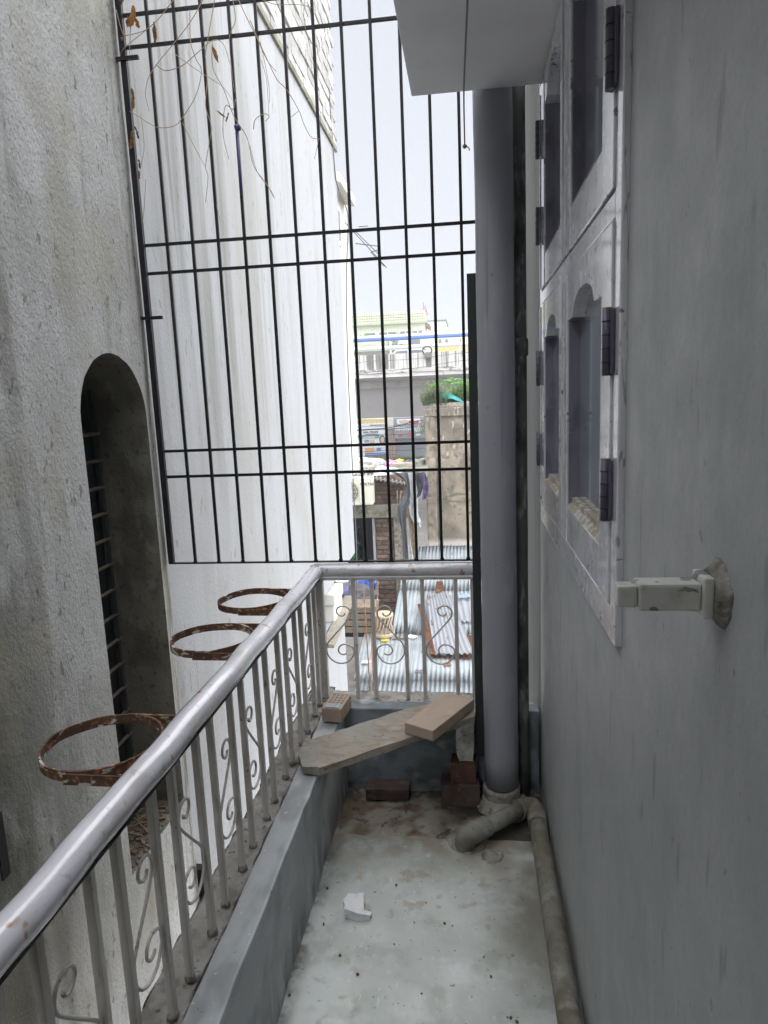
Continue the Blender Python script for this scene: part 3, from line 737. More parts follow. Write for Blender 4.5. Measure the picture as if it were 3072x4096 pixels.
def leaf(y0, z0, y1, z1, py0, pz0, py1, pz1, arch, nm):
    """one shutter leaf; the pane opening has a stepped arch at the top"""
    xo, xi = FXo - .004, .283
    lf = empty('shutter', (xo, (y0 + y1) / 2, z0)); lf.parent = wn; lf.matrix_parent_inverse = Matrix.Translation(-wn.location); lf['label'] = nm
    MB().span((xo, y0, z0), (xi, py0, z1), .003).build('stile', 'win', lf)
    MB().span((xo, py1, z0), (xi, y1, z1), .003).build('stile', 'win', lf)
    MB().span((xo + .0015, py0, z0), (xi, py1, pz0 - .012), .003).build('bottom_rail', 'win', lf)
    # bevelled dusty sill of the pane
    MB().prism([(xo + .001, py0, pz0 - .012), (xi, py0, pz0 - .012), (xi, py0, pz0 + .016), (xo + .008, py0, pz0 - .004)], (0, py1 - py0, 0)).build('glazing_sill', 'win_dust', lf)
    # top rail with shaped underside
    ym = (py0 + py1) / 2; hw_ = (py1 - py0) / 2; st = hw_ * .42
    pts = [(py0, z1), (py0, pz1 - arch), (py0 + st * .85, pz1 - arch), (py0 + st, pz1 - arch + .012)]
    for i in range(9):
        a = math.pi * (1 - i / 8); pts.append((ym + (hw_ - st) * math.cos(a), pz1 - arch + .012 + (arch - .012) * math.sin(a)))
    pts += [(py1 - st, pz1 - arch + .012), (py1 - st * .85, pz1 - arch), (py1, pz1 - arch), (py1, z1)]
    bb = MB(); bb.prism([(xo + .0015, y, z) for y, z in pts], (xi - xo - .0015, 0, 0)); bb.build('arched_top_rail', 'win', lf)
    MB().span((xo + .005, py1 - .003, pz0 - .004), (xi - .014, py1 + .001, pz1 - arch - .001)).build('reveal_shade', 'win_reveal_shade', lf)
    MB().span((xi - .030, py0 - .001, pz0 - .010), (xi - .0145, py1 + .001, pz0 + .012)).build('glazing_bead', 'win_dust', lf)
    MB().span((xo - .003, y1 - .012, z0 + .004), (xo, y1 - .002, z1 - .004), .001).build('edge_mould', 'win', lf)
    MB().span((xi - .014, py0 - .01, pz0 - .01), (xi - .010, py1 + .01, pz1 + .01)).build('pane', 'glass', lf)


yN0, yM, yF1 = wy0 + .049, 1.818, wy1 - .044
ZT0, ZT1, ZB0, ZB1 = 1.8685, wz1 - .037, 1.1705, 1.8185
leaf(yN0, ZB0, yM - .001, ZB1, 1.302, 1.272, 1.735, 1.762, .05, 'lower near shutter with arched glass pane')
leaf(yM + .001, ZB0, yF1, ZB1, 1.885, 1.272, 2.245, 1.762, .05, 'lower far shutter with arched glass pane')
leaf(yN0, ZT0, yM - .001, ZT1, 1.312, 1.972, 1.692, 2.43, .05, 'upper near shutter under the sunshade')
leaf(yM + .001, ZT0, yF1, ZT1, 1.865, 1.972, 2.232, 2.43, .05, 'upper far shutter under the sunshade')
for y, zs in ((wy0 + .048, ((1.570, 1.681), (1.321, 1.430), (2.013, 2.129), (2.27, 2.38))), (wy1 - .043, ((1.565, 1.677), (1.301, 1.411), (2.266, 2.375), (2.008, 2.121)))):
    for z0, z1 in zs:
        hg = MB().tube([(FXo - .010, y, z0), (FXo - .010, y, z1)], .0085, 12).build('hinge', 'hinge', wn)
        pl = MB().span((FXo - .0065, y - .017, z0 + .003), (FXo - .001, y + .020, z1 - .003), .001).build('leaf_plate', 'hinge', hg)
        for q in (.2, .4, .6, .8):
            z = z0 + (z1 - z0) * q
            MB().lathe([(.0088, -.001), (.0094, 0), (.0088, .001)], (FXo - .010, y, z), 12).build('knuckle', 'post', hg)

# clamp on the wall close by
cl = empty('wall_holdfast', (WX, .72, 1.335), 'cream painted iron holdfast jutting from the wall in the right foreground', 'bracket')
MB().span((.171, .705, 1.3205), (.232, .735, 1.3495), .003).build('shank', 'clamp', cl)
MB().span((.150, .709, 1.323), (.1705, .731, 1.3465), .003).build('tip', 'clamp', cl)
MB().span((.2325, .700, 1.313), (.243, .741, 1.357), .003).build('collar', 'clamp', cl)
b = MB().lathe([(.026, .243), (.030, .250), (.036, .2555)], (0, .72, 1.335), 20, 'X'); b.rough(.005, 1, 60); b.build('mortar_bed', 'mortar', cl)

# ================================================================== loose things on the balcony
pk = [(-.594, 2.085), (-.555, 2.004), (-.50, 2.000), (-.203, 2.232), (.0, 2.385), (.0, 2.458), (-.06, 2.52), (-.16, 2.49), (-.255, 2.441), (-.382, 2.338), (-.50, 2.24), (-.594, 2.165)]
b = MB(); b.prism([(x, y, KZ + .006) for x, y in pk], (0, 0, .025))
bmesh.ops.triangulate(b.b, faces=[f for f in b.b.faces if len(f.verts) > 4])
bmesh.ops.subdivide_edges(b.b, edges=b.b.edges[:], cuts=5, use_grid_fill=True)
for v in b.b.verts:
    v.co += noise.noise_vector(v.co * 28) * .005 + noise.noise_vector(v.co * 90) * .0015; v.co.z += noise.noise(Vector((v.co.x * 12 - v.co.y * 9, 0, 0))) * .001
tag(b.build('plank', 'plank'), 'rough old plank lying across the far corner of the kerbs', 'plank')
b = MB().box((-.122, 2.337, KZ + .006 + .025 + .0235), (.295, .118, .040), math.atan2(.263, .146), .003); b.rough(.0012, 2, 18)
tag(b.build('tan_brick', 'tan'), 'smooth tan brick lying on the plank', 'brick')
e = empty('stamped_brick', (-.525, 2.43, KZ), 'tan brick with stamped pattern on the kerb corner beside the railing post', 'brick')
RB = math.radians(83)
b = MB().box((-.525, 2.43, KZ + .034), (.138, .076, .054), RB, .003); b.rough(.0012, 2, 18); b.build('body', 'tan', e)
rm = Matrix.Rotation(RB, 3, 'Z')
q = rm @ Vector((-.045, 0, 0)); MB().box((-.525 + q.x, 2.43 + q.y, KZ + .0625), (.036, .056, .003), RB).build('grey_label', 'kerb', e)
for i in range(4):
    for j in range(4):
        q = rm @ Vector((-.012 + i * .022, -.024 + j * .016, 0))
        MB().box((-.525 + q.x, 2.43 + q.y, KZ + .0612), (.013, .009, .003), RB, .001).build('stamp', 'plank', e)
b = MB().box((-.343, 2.452, .024), (.172, .072, .047), .02, .004); b.rough(.003, 2, 14); tag(b.build('brown_brick', 'tan_dark'), 'dark brown brick lying on the floor below the plank', 'brick')
b = MB().box((-.060, 2.445, .040), (.145, .095, .088), .02, .005); b.rough(.004, 2, 14); tag(b.build('black_brick', 'tan_dark'), 'sooty black brick on the floor beside the downpipe, under the red one', 'brick')
b = MB().box((-.045, 2.448, .125), (.095, .085, .080), -.03, .005); b.rough(.004, 2, 14); tag(b.build('red_brick', 'red_brick'), 'red brick stacked on the sooty brick beside the downpipe', 'brick')
b = MB().prism([(-.055, 2.42, .168), (-.008, 2.42, .168), (.002, 2.42, .346), (-.05, 2.42, .346), (-.072, 2.42, .29), (-.068, 2.42, .20)], (0, .07, 0)); b.rough(.006, 2, 16)
tag(b.build('concrete_lump', 'kerb_rough'), 'broken concrete lump propping up the right end of the plank', 'concrete lump')
b = MB().prism([(-.402, 1.80, .001), (-.36, 1.79, .001), (-.325, 1.795, .001), (-.318, 1.815, .001), (-.345, 1.82, .001), (-.352, 1.87, .001), (-.402, 1.868, .001), (-.410, 1.84, .001)], (0, 0, .030))
for v in b.b.verts:
    if v.co.z > .02 and v.co.x > -.35: v.co.z = .017
bmesh.ops.triangulate(b.b, faces=[f for f in b.b.faces if len(f.verts) > 4]); b.rough(.004, 3, 40)
tag(b.build('white_chunk', 'white_lump'), 'white broken plaster chunk lying on the balcony floor', 'plaster chunk')
b = MB()
random.seed(11)
for i in range(34):
    x = random.uniform(-.48, .16); y = random.uniform(1.35, 2.15) if i < 80 else random.uniform(2.15, 2.45)
    s_ = random.choice((.001, .0015, .002, .003)); b.box((x, y, s_ * .4), (s_ * 1.5, s_, s_), random.uniform(0, 3))
for x, y in ((-.46, 1.77), (-.10, 1.80), (.03, 1.62), (.075, 1.50), (.09, 1.49), (-.33, 1.60), (-.48, 1.92), (-.5, 1.52), (-.26, 1.95), (-.39, 1.66)):
    b.box((x, y, .003), (.007, .005, .005), random.uniform(0, 3))
o = b.rough(.001, 1, 200).build('floor_grit', 'bark'); o['kind'] = 'stuff'; o['label'] = 'dark grit and crumbs scattered over the floor'
# cord from under the sunshade to the grille
k0 = at(1004, 316, GY - .02)
pts = [k0, at(1002, 205, 2.30), at(1006, 90, 1.95), at(1010, 0, 1.70), at(1014, -120, 1.40)]
rp = empty('hanging_cord', k0, 'grey cord running under the sunshade and tied to a grille bar', 'cord')
MB().tube(catmull(pts, 6), .0024, 8).build('cord', 'rope', rp)
MB().lathe([(.002, -.008), (.008, -.003), (.008, .003), (.002, .008)], k0, 8).build('knot', 'rope', rp)
MB().tube(catmull([k0, k0 + Vector((.012, -.004, -.006)), k0 + Vector((.016, -.004, -.016))], 4), .0022, 6).build('loose_end', 'rope', rp)
# purple plastic sleeve on the grille
s0, s1 = at(513, 276, GY - .012), at(521, 430, GY - .012)
sl_ = empty('purple_tie', s0, 'purple plastic strip knotted to a grille bar at upper left', 'plastic strip')
MB().tube([s0, s0.lerp(s1, .5), s1], .0046, 8).build('strip', 'purple', sl_)
MB().lathe([(.003, -.012), (.012, -.006), (.012, .006), (.004, .012)], s0, 10).rough(.003, 0, 90).build('knot', 'purple', sl_)

# ================================================================== dry vine on the grille
vn = empty('dry_vine', (-1.0, GY, 2.2), 'dry brown creeper with withered leaves hanging on the grille top left', 'vine')
Z1 = lambda x, y: at(x * .6631 * .54, y * .6631 * .54, GY - .014 + .012 * noise.noise(Vector((x * .01, y * .01, 1))))
Z2 = lambda x, y: at((1000 + x * .7233) * .54, y * .7233 * .54, GY - .014 + .01 * noise.noise(Vector((x * .01, y * .01, 5))))
VL = [(Z1, [(1090, -60), (960, 110), (870, 190), (740, 300), (730, 360)]),
      (Z1, [(1235, -20), (1150, 130), (1050, 260), (960, 370), (900, 460), (880, 540), (880, 590), (900, 670)]),
      (Z1, [(1145, 60), (1150, 250), (1180, 350), (1215, 430), (1180, 580), (1100, 710), (1050, 760), (960, 770), (900, 745), (840, 705), (780, 670)]),
      (Z1, [(1300, -30), (1260, 200), (1240, 340), (1250, 480), (1240, 640), (1275, 760), (1265, 850), (1240, 1000), (1255, 1070), (1240, 1220)]),
      (Z1, [(1100, 740), (1170, 880), (1240, 1010)]),
      (Z1, [(1430, -20), (1490, 110), (1550, 230), (1610, 360), (1665, 430)]),
      (Z1, [(1280, 250), (1285, 410), (1350, 540), (1410, 700), (1490, 830), (1530, 1000), (1610, 1110), (1650, 1190)]),
      (Z1, [(1060, 330), (1200, 430), (1340, 520), (1400, 600)]),
      (Z1, [(940, 390), (1000, 425), (1100, 395), (1200, 310), (1290, 240), (1350, 270), (1385, 380)]),
      (Z1, [(790, 130), (780, 400), (800, 560)]), (Z1, [(850, 690), (870, 880), (850, 1000), (845, 1060)]), (Z1, [(880, 1080), (870, 1250), (860, 1340)]),
      (Z1, [(700, 60), (740, 200), (780, 210), (880, 180), (960, 110)]),
      (Z1, [(1400, -20), (1420, 120), (1385, 220), (1395, 400), (1415, 560)]),
      (Z1, [(1420, 600), (1405, 660), (1360, 640), (1345, 800), (1380, 960)]), (Z1, [(1570, 250), (1620, 500), (1625, 620)]),
      (Z1, [(1305, 1240), (1320, 1290), (1330, 1340)]),
      (Z2, [(0, 110), (50, 230), (105, 350), (150, 440), (205, 500), (270, 610), (300, 690), (340, 760), (390, 765)]),
      (Z2, [(60, 330), (90, 430), (100, 560), (105, 640)]), (Z2, [(70, 0), (150, 25), (270, 25), (350, 45)]), (Z2, [(300, 0), (300, 120), (330, 250), (360, 380)]),
      (Z2, [(20, 715), (30, 660), (80, 630), (105, 645), (85, 670)]), (Z2, [(230, 645), (270, 612)]), (Z2, [(380, 770), (370, 820), (355, 880)]), (Z2, [(0, 810), (40, 950), (120, 1060), (135, 1100)])]
for fn, pp in VL:
    P = catmull([fn(*q) for q in pp], 5)
    r0 = .0017 if len(pp) > 4 else .0012
    MB().tube(P, [r0 * (1 - .4 * i / len(P)) for i in range(len(P))], 5).build('stem', 'vine', vn)
LV = [(805, 110, 45, 95, .4), (835, 150, 25, 50, -.3), (780, 140, 20, 50, .2), (940, 212, 22, 105, .05), (1305, 335, 22, 85, -.3), (810, 605, 26, 95, .1), (803, 852, 30, 85, .25), (835, 808, 14, 60, -.2), (850, 995, 12, 45, 0),
      (848, 1060, 12, 40, .1), (740, 10, 18, 40, .3), (1340, 695, 9, 60, -.9), (1378, 715, 8, 45, .4), (745, 240, 6, 22, .2)]
for x, y, wd, ht, an_ in LV:
    c = Z1(x, y) + Vector((0, -.012, 0)); sc = .6631 * .001 * .98
    b = MB(); seed = x * .013
    def fn(u, v, wd=wd, ht=ht, an_=an_, c=c, seed=seed):
        t = (v - .5) * ht * 2 * .5 * sc * 1.1; ww = math.sin(math.pi * min(max(v, .02), .98)) ** .7 * wd * sc * (1 + .5 * noise.noise(Vector((u * 2, v * 5, seed))))
        xx = (u - .5) * ww; yy = .012 * noise.noise(Vector((u * 3, v * 4, seed + 4))) + .25 * abs(xx)
        return c + Vector((xx * math.cos(an_) - t * math.sin(an_), yy, -(t * math.cos(an_) + xx * math.sin(an_))))
    b.grid(fn, 6, 10, True, .0006); b.build('leaf', 'leaf', vn)
# ================================================================== yard between the houses
def D4(x, y): return ((1350 + x * .4822) * .54, (1750 + y * .4822) * .54)
def D5(x, y): return ((1150 + x * .6028) * .54, (2200 + y * .6028) * .54)
def D9(x, y): return ((1400 + x * .3014) * .54, (1600 + y * .3014) * .54)
def DA(x, y): return ((1400 + x * .3014) * .54, (1200 + y * .3014) * .54)
def D3(x, y): return ((1350 + x * .4822) * .54, (1150 + y * .4822) * .54)
def A4(x, y, Y): return at(*D4(x, y), Y)
def A5(x, y, Y): return at(*D5(x, y), Y)


def rect(z, x0, y0, x1, y1, Y):
    """world x and z range of an upright rectangle at depth Y"""
    c = at(*z((x0 + x1) / 2, (y0 + y1) / 2), Y); a = at(*z(x0, (y0 + y1) / 2), Y); b_ = at(*z(x1, (y0 + y1) / 2), Y)
    t = at(*z((x0 + x1) / 2, y0), Y); u = at(*z((x0 + x1) / 2, y1), Y)
    return a.x, u.z, b_.x, t.z


def upright(r, Y, dep, bev=0): return MB().span((r[0], Y, r[1]), (r[2], Y + dep, r[3]), bev)


def loft(name, m, left, right, Y, parent, fold=.05, n=10, thick=.008, seed=0, z=A4):
    Lp = catmull([z(x, y, Y) for x, y in left], 6); Rp = catmull([z(x, y, Y) for x, y in right], 6)

    def pick(P, t):
        q = t * (len(P) - 1); i = min(int(q), len(P) - 2); return P[i].lerp(P[i + 1], q - i)

    def fn(u, v):
        p = pick(Lp, v).lerp(pick(Rp, v), u)
        return p + Vector((0, fold * (math.sin(u * 9 + seed + v * 2) * .6 + noise.noise(Vector((u * 3, v * 6, seed))) * 1.2), 0))
    return MB().grid(fn, n, 36, True, thick).build(name, m, parent)


# brick shed --------------------------------------------------------
SY = 12.0
sh = empty('brick_shed', (-1.7, SY, GZ), 'low brick shed with dark doorway and concrete lintel below the grille', 'shed')
r_up = rect(D4, 140, 375, 575, 560, SY); r_lo = rect(D4, 318, 655, 472, 1005, SY); r_li = rect(D4, 120, 555, 600, 658, SY)
zb = A5(690, 485, SY).z - .6
MB().span((r_up[0] - .5, SY + .03, r_li[3]), (r_up[2], SY + .3, r_up[3] + .12)).build('upper_mortar', 'mud', sh)
MB().span((r_lo[0], SY + .03, zb), (r_lo[2], SY + .3, r_li[1])).build('lower_mortar', 'mud', sh)
bp = None
def shed_bricks(x0, x1, z0, z1):
    global bp
    k = 0; z = z0
    while z < z1 - .05:
        x = x0 - (.115 if k % 2 else 0)
        while x < x1 - .04:
            a, c = max(x, x0), min(x + .222, x1)
            if c - a > .05:
                if bp is None:
                    bp = MB().box((0, 0, 0), (1, .09, .062), None, .008).rough(.008, 1, 12).build('brick', 'shed_brick', sh); o = bp
                else: o = dup(bp, (0, 0, 0), sh)
                o.location = ((a + c) / 2, SY + .045 + random.uniform(-.012, .02), z + .035); o.scale = (c - a - .014, 1, random.uniform(.9, 1.1)); o.rotation_euler = (0, random.uniform(-.03, .03), random.uniform(-.05, .05))
            x += .236
        z += .083; k += 1
shed_bricks(r_up[0] - .1, r_up[2], r_li[3] + .005, r_up[3] + .1)
shed_bricks(r_lo[0], r_lo[2], zb, r_li[1] - .01)
b = MB().span((r_li[0] - .5, SY - .10, r_li[1]), (r_li[2], SY + .35, r_li[3]), .01); b.rough(.02, 5, 5); b.build('lintel', 'lintel', sh)
rc = rect(D4, 470, 640, 545, 1005, SY - .05); b = MB().span((rc[0], SY - .06, zb), (rc[2] + .06, SY + .3, rc[3]), .01); b.rough(.02, 6, 6); b.build('column', 'pebble', sh)
rd = rect(D4, 294, 660, 314, 1005, SY - .02); MB().span((rd[0], SY - .03, zb), (rd[2], SY + .1, rd[3])).build('door_post', 'post_grey', sh)
MB().span((r_li[0] - .6, SY + .9, zb), (rd[0] + .3, SY + .95, r_li[3])).build('room_back', 'dark', sh)
MB().span((rd[0] + .1, SY + .3, zb), (rd[0] + .2, SY + .9, r_li[3])).build('room_side', 'dark', sh)
# slab top with back wall
p0 = A4(140, 260, 12.6); ZT = p0.z
b = MB().span((r_up[0] - .6, SY + .2, ZT - .16), (r_up[2] + .35, 14.0, ZT - .02), .01); b.rough(.02, 4, 5); b.build('roof_slab', 'lintel', sh)
r = rect(D9, 210, 812, 985, 905, 14.0); b = MB().span((r[0] - .6, 13.9, ZT - .02), (r[2], 14.1, r[3]), .01); b.rough(.025, 5, 4); b.build('parapet', 'lintel', sh)
b = MB()
for i in range(260):
    x = random.uniform(r[0], r[2]); h_ = random.uniform(.03, .10); y = 13.9 + random.uniform(0, .2)
    dx = random.uniform(-.04, .04); b.quad((x, y, r[3] - .02), (x + .02, y, r[3] - .02), (x + dx + .01, y + .01, r[3] + h_), (x + dx, y, r[3] + h_ * .9))
o = b.build('moss_tufts', 'moss', sh); o['kind'] = 'stuff'
# corrugated awning over the upper wall
w0, w1 = A4(135, 322, 11.75), A4(570, 392, 11.75)
def awn(u, v):
    p = w0.lerp(w1, u); ph = u * 2 * math.pi * 13
    return Vector((p.x, 11.75 + v * 1.0, p.z + .018 * math.sin(ph) + .035 * v + .01 * noise.noise(Vector((u * 5, v, 0)))))
MB().grid(awn, 130, 3, True, .006).build('corrugated_awning', 'tin_white', sh)

# air conditioner outdoor unit
ra = rect(D4, 20, 338, 288, 562, 11.45)
ac = empty('air_conditioner', (ra[2] - .3, 11.5, ra[1]), 'ivory outdoor air conditioner box on the shed lintel beside the white wall', 'air conditioner')
AX0 = ra[2] - .72
MB().span((AX0, 11.45, ra[1]), (ra[2], 11.75, ra[3]), .012).build('casing', 'ac', ac)
gx = A4(150, 460, 11.45).x - .13; gz = (ra[1] + ra[3]) / 2
MB().lathe([(.19, -.006), (.19, .0)], (gx, 11.446, gz), 32, 'Y').build('fan_recess', 'mesh_grey', ac)
for i in range(5):
    R_ = .04 + i * .036
    MB().tube([(gx + R_ * math.cos(a * .262), 11.436, gz + R_ * math.sin(a * .262)) for a in range(24)], .004, 5, True).build('guard_ring', 'ac', ac)
for i in range(6):
    a = i * math.pi / 6; MB().bar((gx - .19 * math.cos(a), 11.434, gz - .19 * math.sin(a)), (gx + .19 * math.cos(a), 11.434, gz + .19 * math.sin(a)), .005).build('guard_spoke', 'ac', ac)
rp_ = rect(D4, 180, 365, 275, 545, 11.45); MB().span((rp_[0], 11.442, rp_[1]), (rp_[2], 11.452, rp_[3]), .004).build('front_panel', 'ac', ac)
for i in range(6):
    z = rp_[1] + .06 + i * .03; MB().span((rp_[0] + .05, 11.438, z), (rp_[2] - .05, 11.443, z + .010), .001).build('louvre', 'ac', ac)
tp = A4(188, 398, 11.44)
text('VOLTAS', 'maker_lettering', .062, (tp.x, 11.440, tp.z), 'black', ac, .002, 1.05, .001)
MB().span((AX0 + .05, 11.5, ra[1] - .02), (AX0 + .1, 11.72, ra[1])).build('foot', 'mesh_grey', ac)
MB().span((ra[2] - .1, 11.5, ra[1] - .02), (ra[2] - .05, 11.72, ra[1])).build('foot', 'mesh_grey', ac)
# rusty rods on the lintel
for x, x2, lb in ((497, 495, 'left of the two thin rods standing on the shed lintel'), (515, 528, 'right, leaning one of the two thin rods on the shed lintel')):
    tag(MB().tube([A4(x, 552, 11.85), A4(x2, 440, 11.85)], .009, 6).build('iron_rod', 'cane'), lb, 'rod')
# hanging sheets
tag(loft('grey_tarpaulin', 'tarp', [(440, 290), (520, 330), (565, 395), (540, 500), (490, 580), (500, 650), (530, 800), (540, 1010)], [(590, 290), (600, 360), (605, 440), (612, 520), (575, 600), (575, 700), (580, 850), (592, 1010)], 11.55, None), 'slate grey tarpaulin hanging twisted over the shed corner', 'tarpaulin')
tag(loft('white_sheet', 'tarp_white', [(585, 292), (600, 400), (606, 470), (600, 530)], [(622, 292), (632, 400), (634, 470), (614, 535)], 11.5, None, .03, 6, .008, 2), 'short white sheet strip hanging beside the grey tarpaulin', 'sheet')
tag(loft('pale_sheet', 'tarp_white', [(622, 292), (600, 480), (600, 620), (625, 690), (664, 745)], [(650, 300), (668, 450), (668, 620), (690, 690), (702, 745)], 11.62, None, .05, 8, .008, 4), 'long pale silvery sheet ending in a point right of the tarpaulin', 'sheet')
tag(loft('charcoal_cloth', 'cloth_dark', [(640, 290), (655, 400), (662, 450), (655, 505)], [(722, 290), (735, 370), (705, 430), (690, 480)], 11.5, None, .06, 8, .008, 6), 'charcoal cloth draped at the top right of the tarpaulin', 'cloth')
tag(loft('violet_cloth', 'cloth_violet', [(704, 292), (706, 400), (704, 518)], [(732, 300), (762, 420), (738, 512)], 11.45, None, .04, 6, .008, 8), 'violet and purple cloth hanging against the stained wall', 'cloth')
tag(loft('white_tail', 'tarp_white', [(580, 720), (588, 860), (592, 1010)], [(590, 740), (612, 900), (632, 1010)], 11.5, None, .03, 6, .008, 9), 'white plastic tail hanging below the grey tarpaulin', 'sheet')
tag(loft('bamboo_mat', 'mat_bamboo', [(575, 590), (592, 720), (620, 1015)], [(606, 590), (642, 740), (648, 1015)], 11.75, None, .01, 5, .015, 3), 'brown woven bamboo mat standing behind the tarpaulin', 'mat')

# stained tall wall on the right ------------------------------------
BY = 13.0
tl, tr = at(915, 872, BY), at(1012, 870, BY)
bw = empty('stained_wall', (.5, BY, GZ), 'tall stained cement wall with coping, behind the thick downpipe', 'wall')
zt = tl.z - .09; zb2 = -2.2
pw = .20
MB().span((tl.x + pw, BY + .06, zb2), (3.2, BY + .4, zt - .16)).build('panel', 'stain_wall', bw)
b = MB().span((tl.x, BY, zb2), (tl.x + pw, BY + .42, zt - .16), .03); b.rough(.012, 4, 4); b.build('pilaster', 'stain_wall', bw)
b = MB().span((tl.x - .005, BY - .012, zt - .16), (3.2, BY + .42, zt), .02); b.rough(.012, 4, 4); b.build('top_band', 'stain_wall', bw)
b = MB().span((tl.x + .10, BY + .05, zt), (3.2, BY + .5, zt + .09), .02); b.rough(.012, 4, 4); b.build('coping', 'pebble', bw)
MB().span((tl.x + .3, BY + .4, zb2), (3.2, BY + 4, zt - .3)).build('tank_body', 'stain_wall', bw)
MB().span((tl.x + pw + .04, BY + .02, zb2), (tl.x + pw + .10, BY + .05, zt - .9)).build('corner_bead', 'pebble', bw)
# weeds, plant and teal sheet on its top
def blades(name, label, x0, x1, y0, y1, z, n, hmin, hmax, m, lean=.25, wd=.018):
    e = empty(name, ((x0 + x1) / 2, (y0 + y1) / 2, z), label, 'plant'); b = MB(); s_ = MB()
    for i in range(n):
        x, y = random.uniform(x0, x1), random.uniform(y0, y1); h_ = random.uniform(hmin, hmax) * (.6 + .6 * math.sin(math.pi * (x - x0) / (x1 - x0)))
        d = Vector((random.uniform(-lean, lean), random.uniform(-.2, .2), 1)) * h_; q = Vector((x, y, z - .02)); s_.tube([q, q + d * .6, q + d], [.004, .003, .001], 4)
        for k in range(9):
            t = random.uniform(.3, 1); c = q + d * t; a = random.uniform(0, 6.28); l_ = wd * random.uniform(1.2, 3); u = Vector((math.cos(a), math.sin(a) * .6, random.uniform(-.2, .7))).normalized() * l_; v = Vector((0, 0, 1)).cross(u).normalized() * wd * .5
            b.quad(c, c + u * .5 + v, c + u, c + u * .5 - v)
    b.build('leaves', m, e); s_.build('stems', 'stem', e); return e
wz = zt + .07
blades('wall_weeds', 'feathery pale green weeds at the left end of the stained wall top', tl.x - .02, tl.x + .42, BY + .02, BY + .3, wz, 150, .12, .42, 'leaf_pale', .5, .026)
blades('wall_grass', 'thick green weeds right of the teal sheet on the stained wall', tl.x + .45, tl.x + 1.3, BY + .3, BY + .8, wz, 260, .22, .42, 'leaf_pale', .3, .03)
blades('side_weeds', 'small green weed sprouting from the left side of the pilaster', tl.x - .09, tl.x + .0, BY - .02, BY + .05, zt - .42, 9, .1, .22, 'leaf_pale', .9)
pp = empty('leafy_plant', (tl.x + .62, BY + .5, wz), 'broad-leaved plant rising above the weeds on the stained wall', 'plant')
s_ = MB(); hub = at(*D3(950, 800), BY + .5)
s_.tube([(hub.x, BY + .5, wz - .05), (hub.x + .03, BY + .5, hub.z - .1), (hub.x, BY + .5, hub.z)], [.014, .01, .006], 6); s_.build('stem', 'stem', pp)
for i in range(26):
    a = random.uniform(0, 6.28); r0 = random.uniform(.05, .34); c = Vector((hub.x + r0 * 1.2 * math.cos(a), BY + .5 + r0 * math.sin(a), hub.z + .12 - r0 * .45 + random.uniform(-.04, .05)))
    for k in range(3):
        aa = a + (k - 1) * .8; u = Vector((math.cos(aa), math.sin(aa), -.25)) * .15; v = Vector((-math.sin(aa), math.cos(aa), .1)) * .035
        b = MB(); b.b.faces.new([b.b.verts.new(q) for q in (c, c + u * .4 + v, c + u * .8 + v * .6, c + u, c + u * .8 - v * .6, c + u * .4 - v)]); b.build('leaf', 'leaf_green', pp)
tc = at(*D3(890, 918), BY + .25)
b = MB().grid(lambda u, v: (tc.x + (u - .5) * .75, BY + .05 + v * .45, wz + .20 * math.sin(math.pi * u) * math.sin(math.pi * min(1, v + .15)) * (1 + .5 * noise.noise(Vector((u * 5, v * 5, 0))))), 20, 12, True, .01)
tag(b.build('teal_sheet', 'teal'), 'crumpled teal plastic sheet on top of the stained wall', 'sheet')

# rubbish on the shed roof ------------------------------------------
def lump(name, m, label, cat, z9, w_, d_, h_, am=.25, grp=None, Y=13.3):
    p = at(*D9(*z9), Y); b = MB(); r = bmesh.ops.create_icosphere(b.b, subdivisions=3, radius=.5)
    for v in r['verts']:
        q = v.co.copy(); v.co = q * (1 + am * noise.noise(q * 3 + Vector((p.x * 7, 0, p.z))) * 2 + am * noise.noise(q * 8 + Vector((p.x * 9, 2, 0))))
        v.co = Vector((v.co.x * w_, v.co.y * d_, max(v.co.z, -.42) * h_)) + Vector((p.x, Y, p.z))
    return tag(b.build(name, m), label, cat, grp)
lump('pink_sheet', 'pink', 'crumpled pink plastic sheet among the rubbish on the shed roof', 'plastic sheet', (585, 870), .38, .3, .22)
lump('yellow_cup', 'yellow', 'bright yellow plastic scrap on the heap on the shed roof', 'plastic scrap', (660, 818), .17, .15, .12, .15, None, 13.5)
b = MB(); q = at(*D9(705, 890), 13.0); b.box(q, (.42, .25, .17), .1, .015); b.rough(.02, 2, 7); tag(b.build('stone_block', 'stone'), 'squared brown stone block right of the pink sheet', 'stone block')
b = MB(); q = at(*D9(815, 895), 13.0); b.box(q, (.24, .2, .09), -.15, .01); b.rough(.012, 2, 7); tag(b.build('brick_scrap', 'stone'), 'small brown brick piece at the right of the shed roof rubbish', 'brick')
lump('slate_sheet', 'cloth_dark', 'dark grey crumpled sheet above the brick piece on the shed roof', 'sheet', (775, 858), .36, .3, .16, .4)
lump('white_bundle', 'rubbish', 'mottled white bundle with weeds at the stained wall end of the rubbish', 'bundle', (925, 872), .36, .3, .28, .4)
lump('white_rag', 'tarp_white', 'white rag left of the black rag on the shed roof', 'rag', (300, 880), .26, .25, .17, .4)
lump('black_rag', 'cloth_dark', 'black rag lying beside the white rag on the shed roof', 'rag', (380, 904), .36, .25, .09, .4)
lump('striped_rag', 'rubbish', 'pale creased rag just left of the pink sheet', 'rag', (465, 895), .28, .25, .16, .45)
lump('grey_heap', 'rubbish', 'grey rubble heap at the white wall end of the shed roof', 'rubble heap', (140, 880), .8, .4, .30, .35)
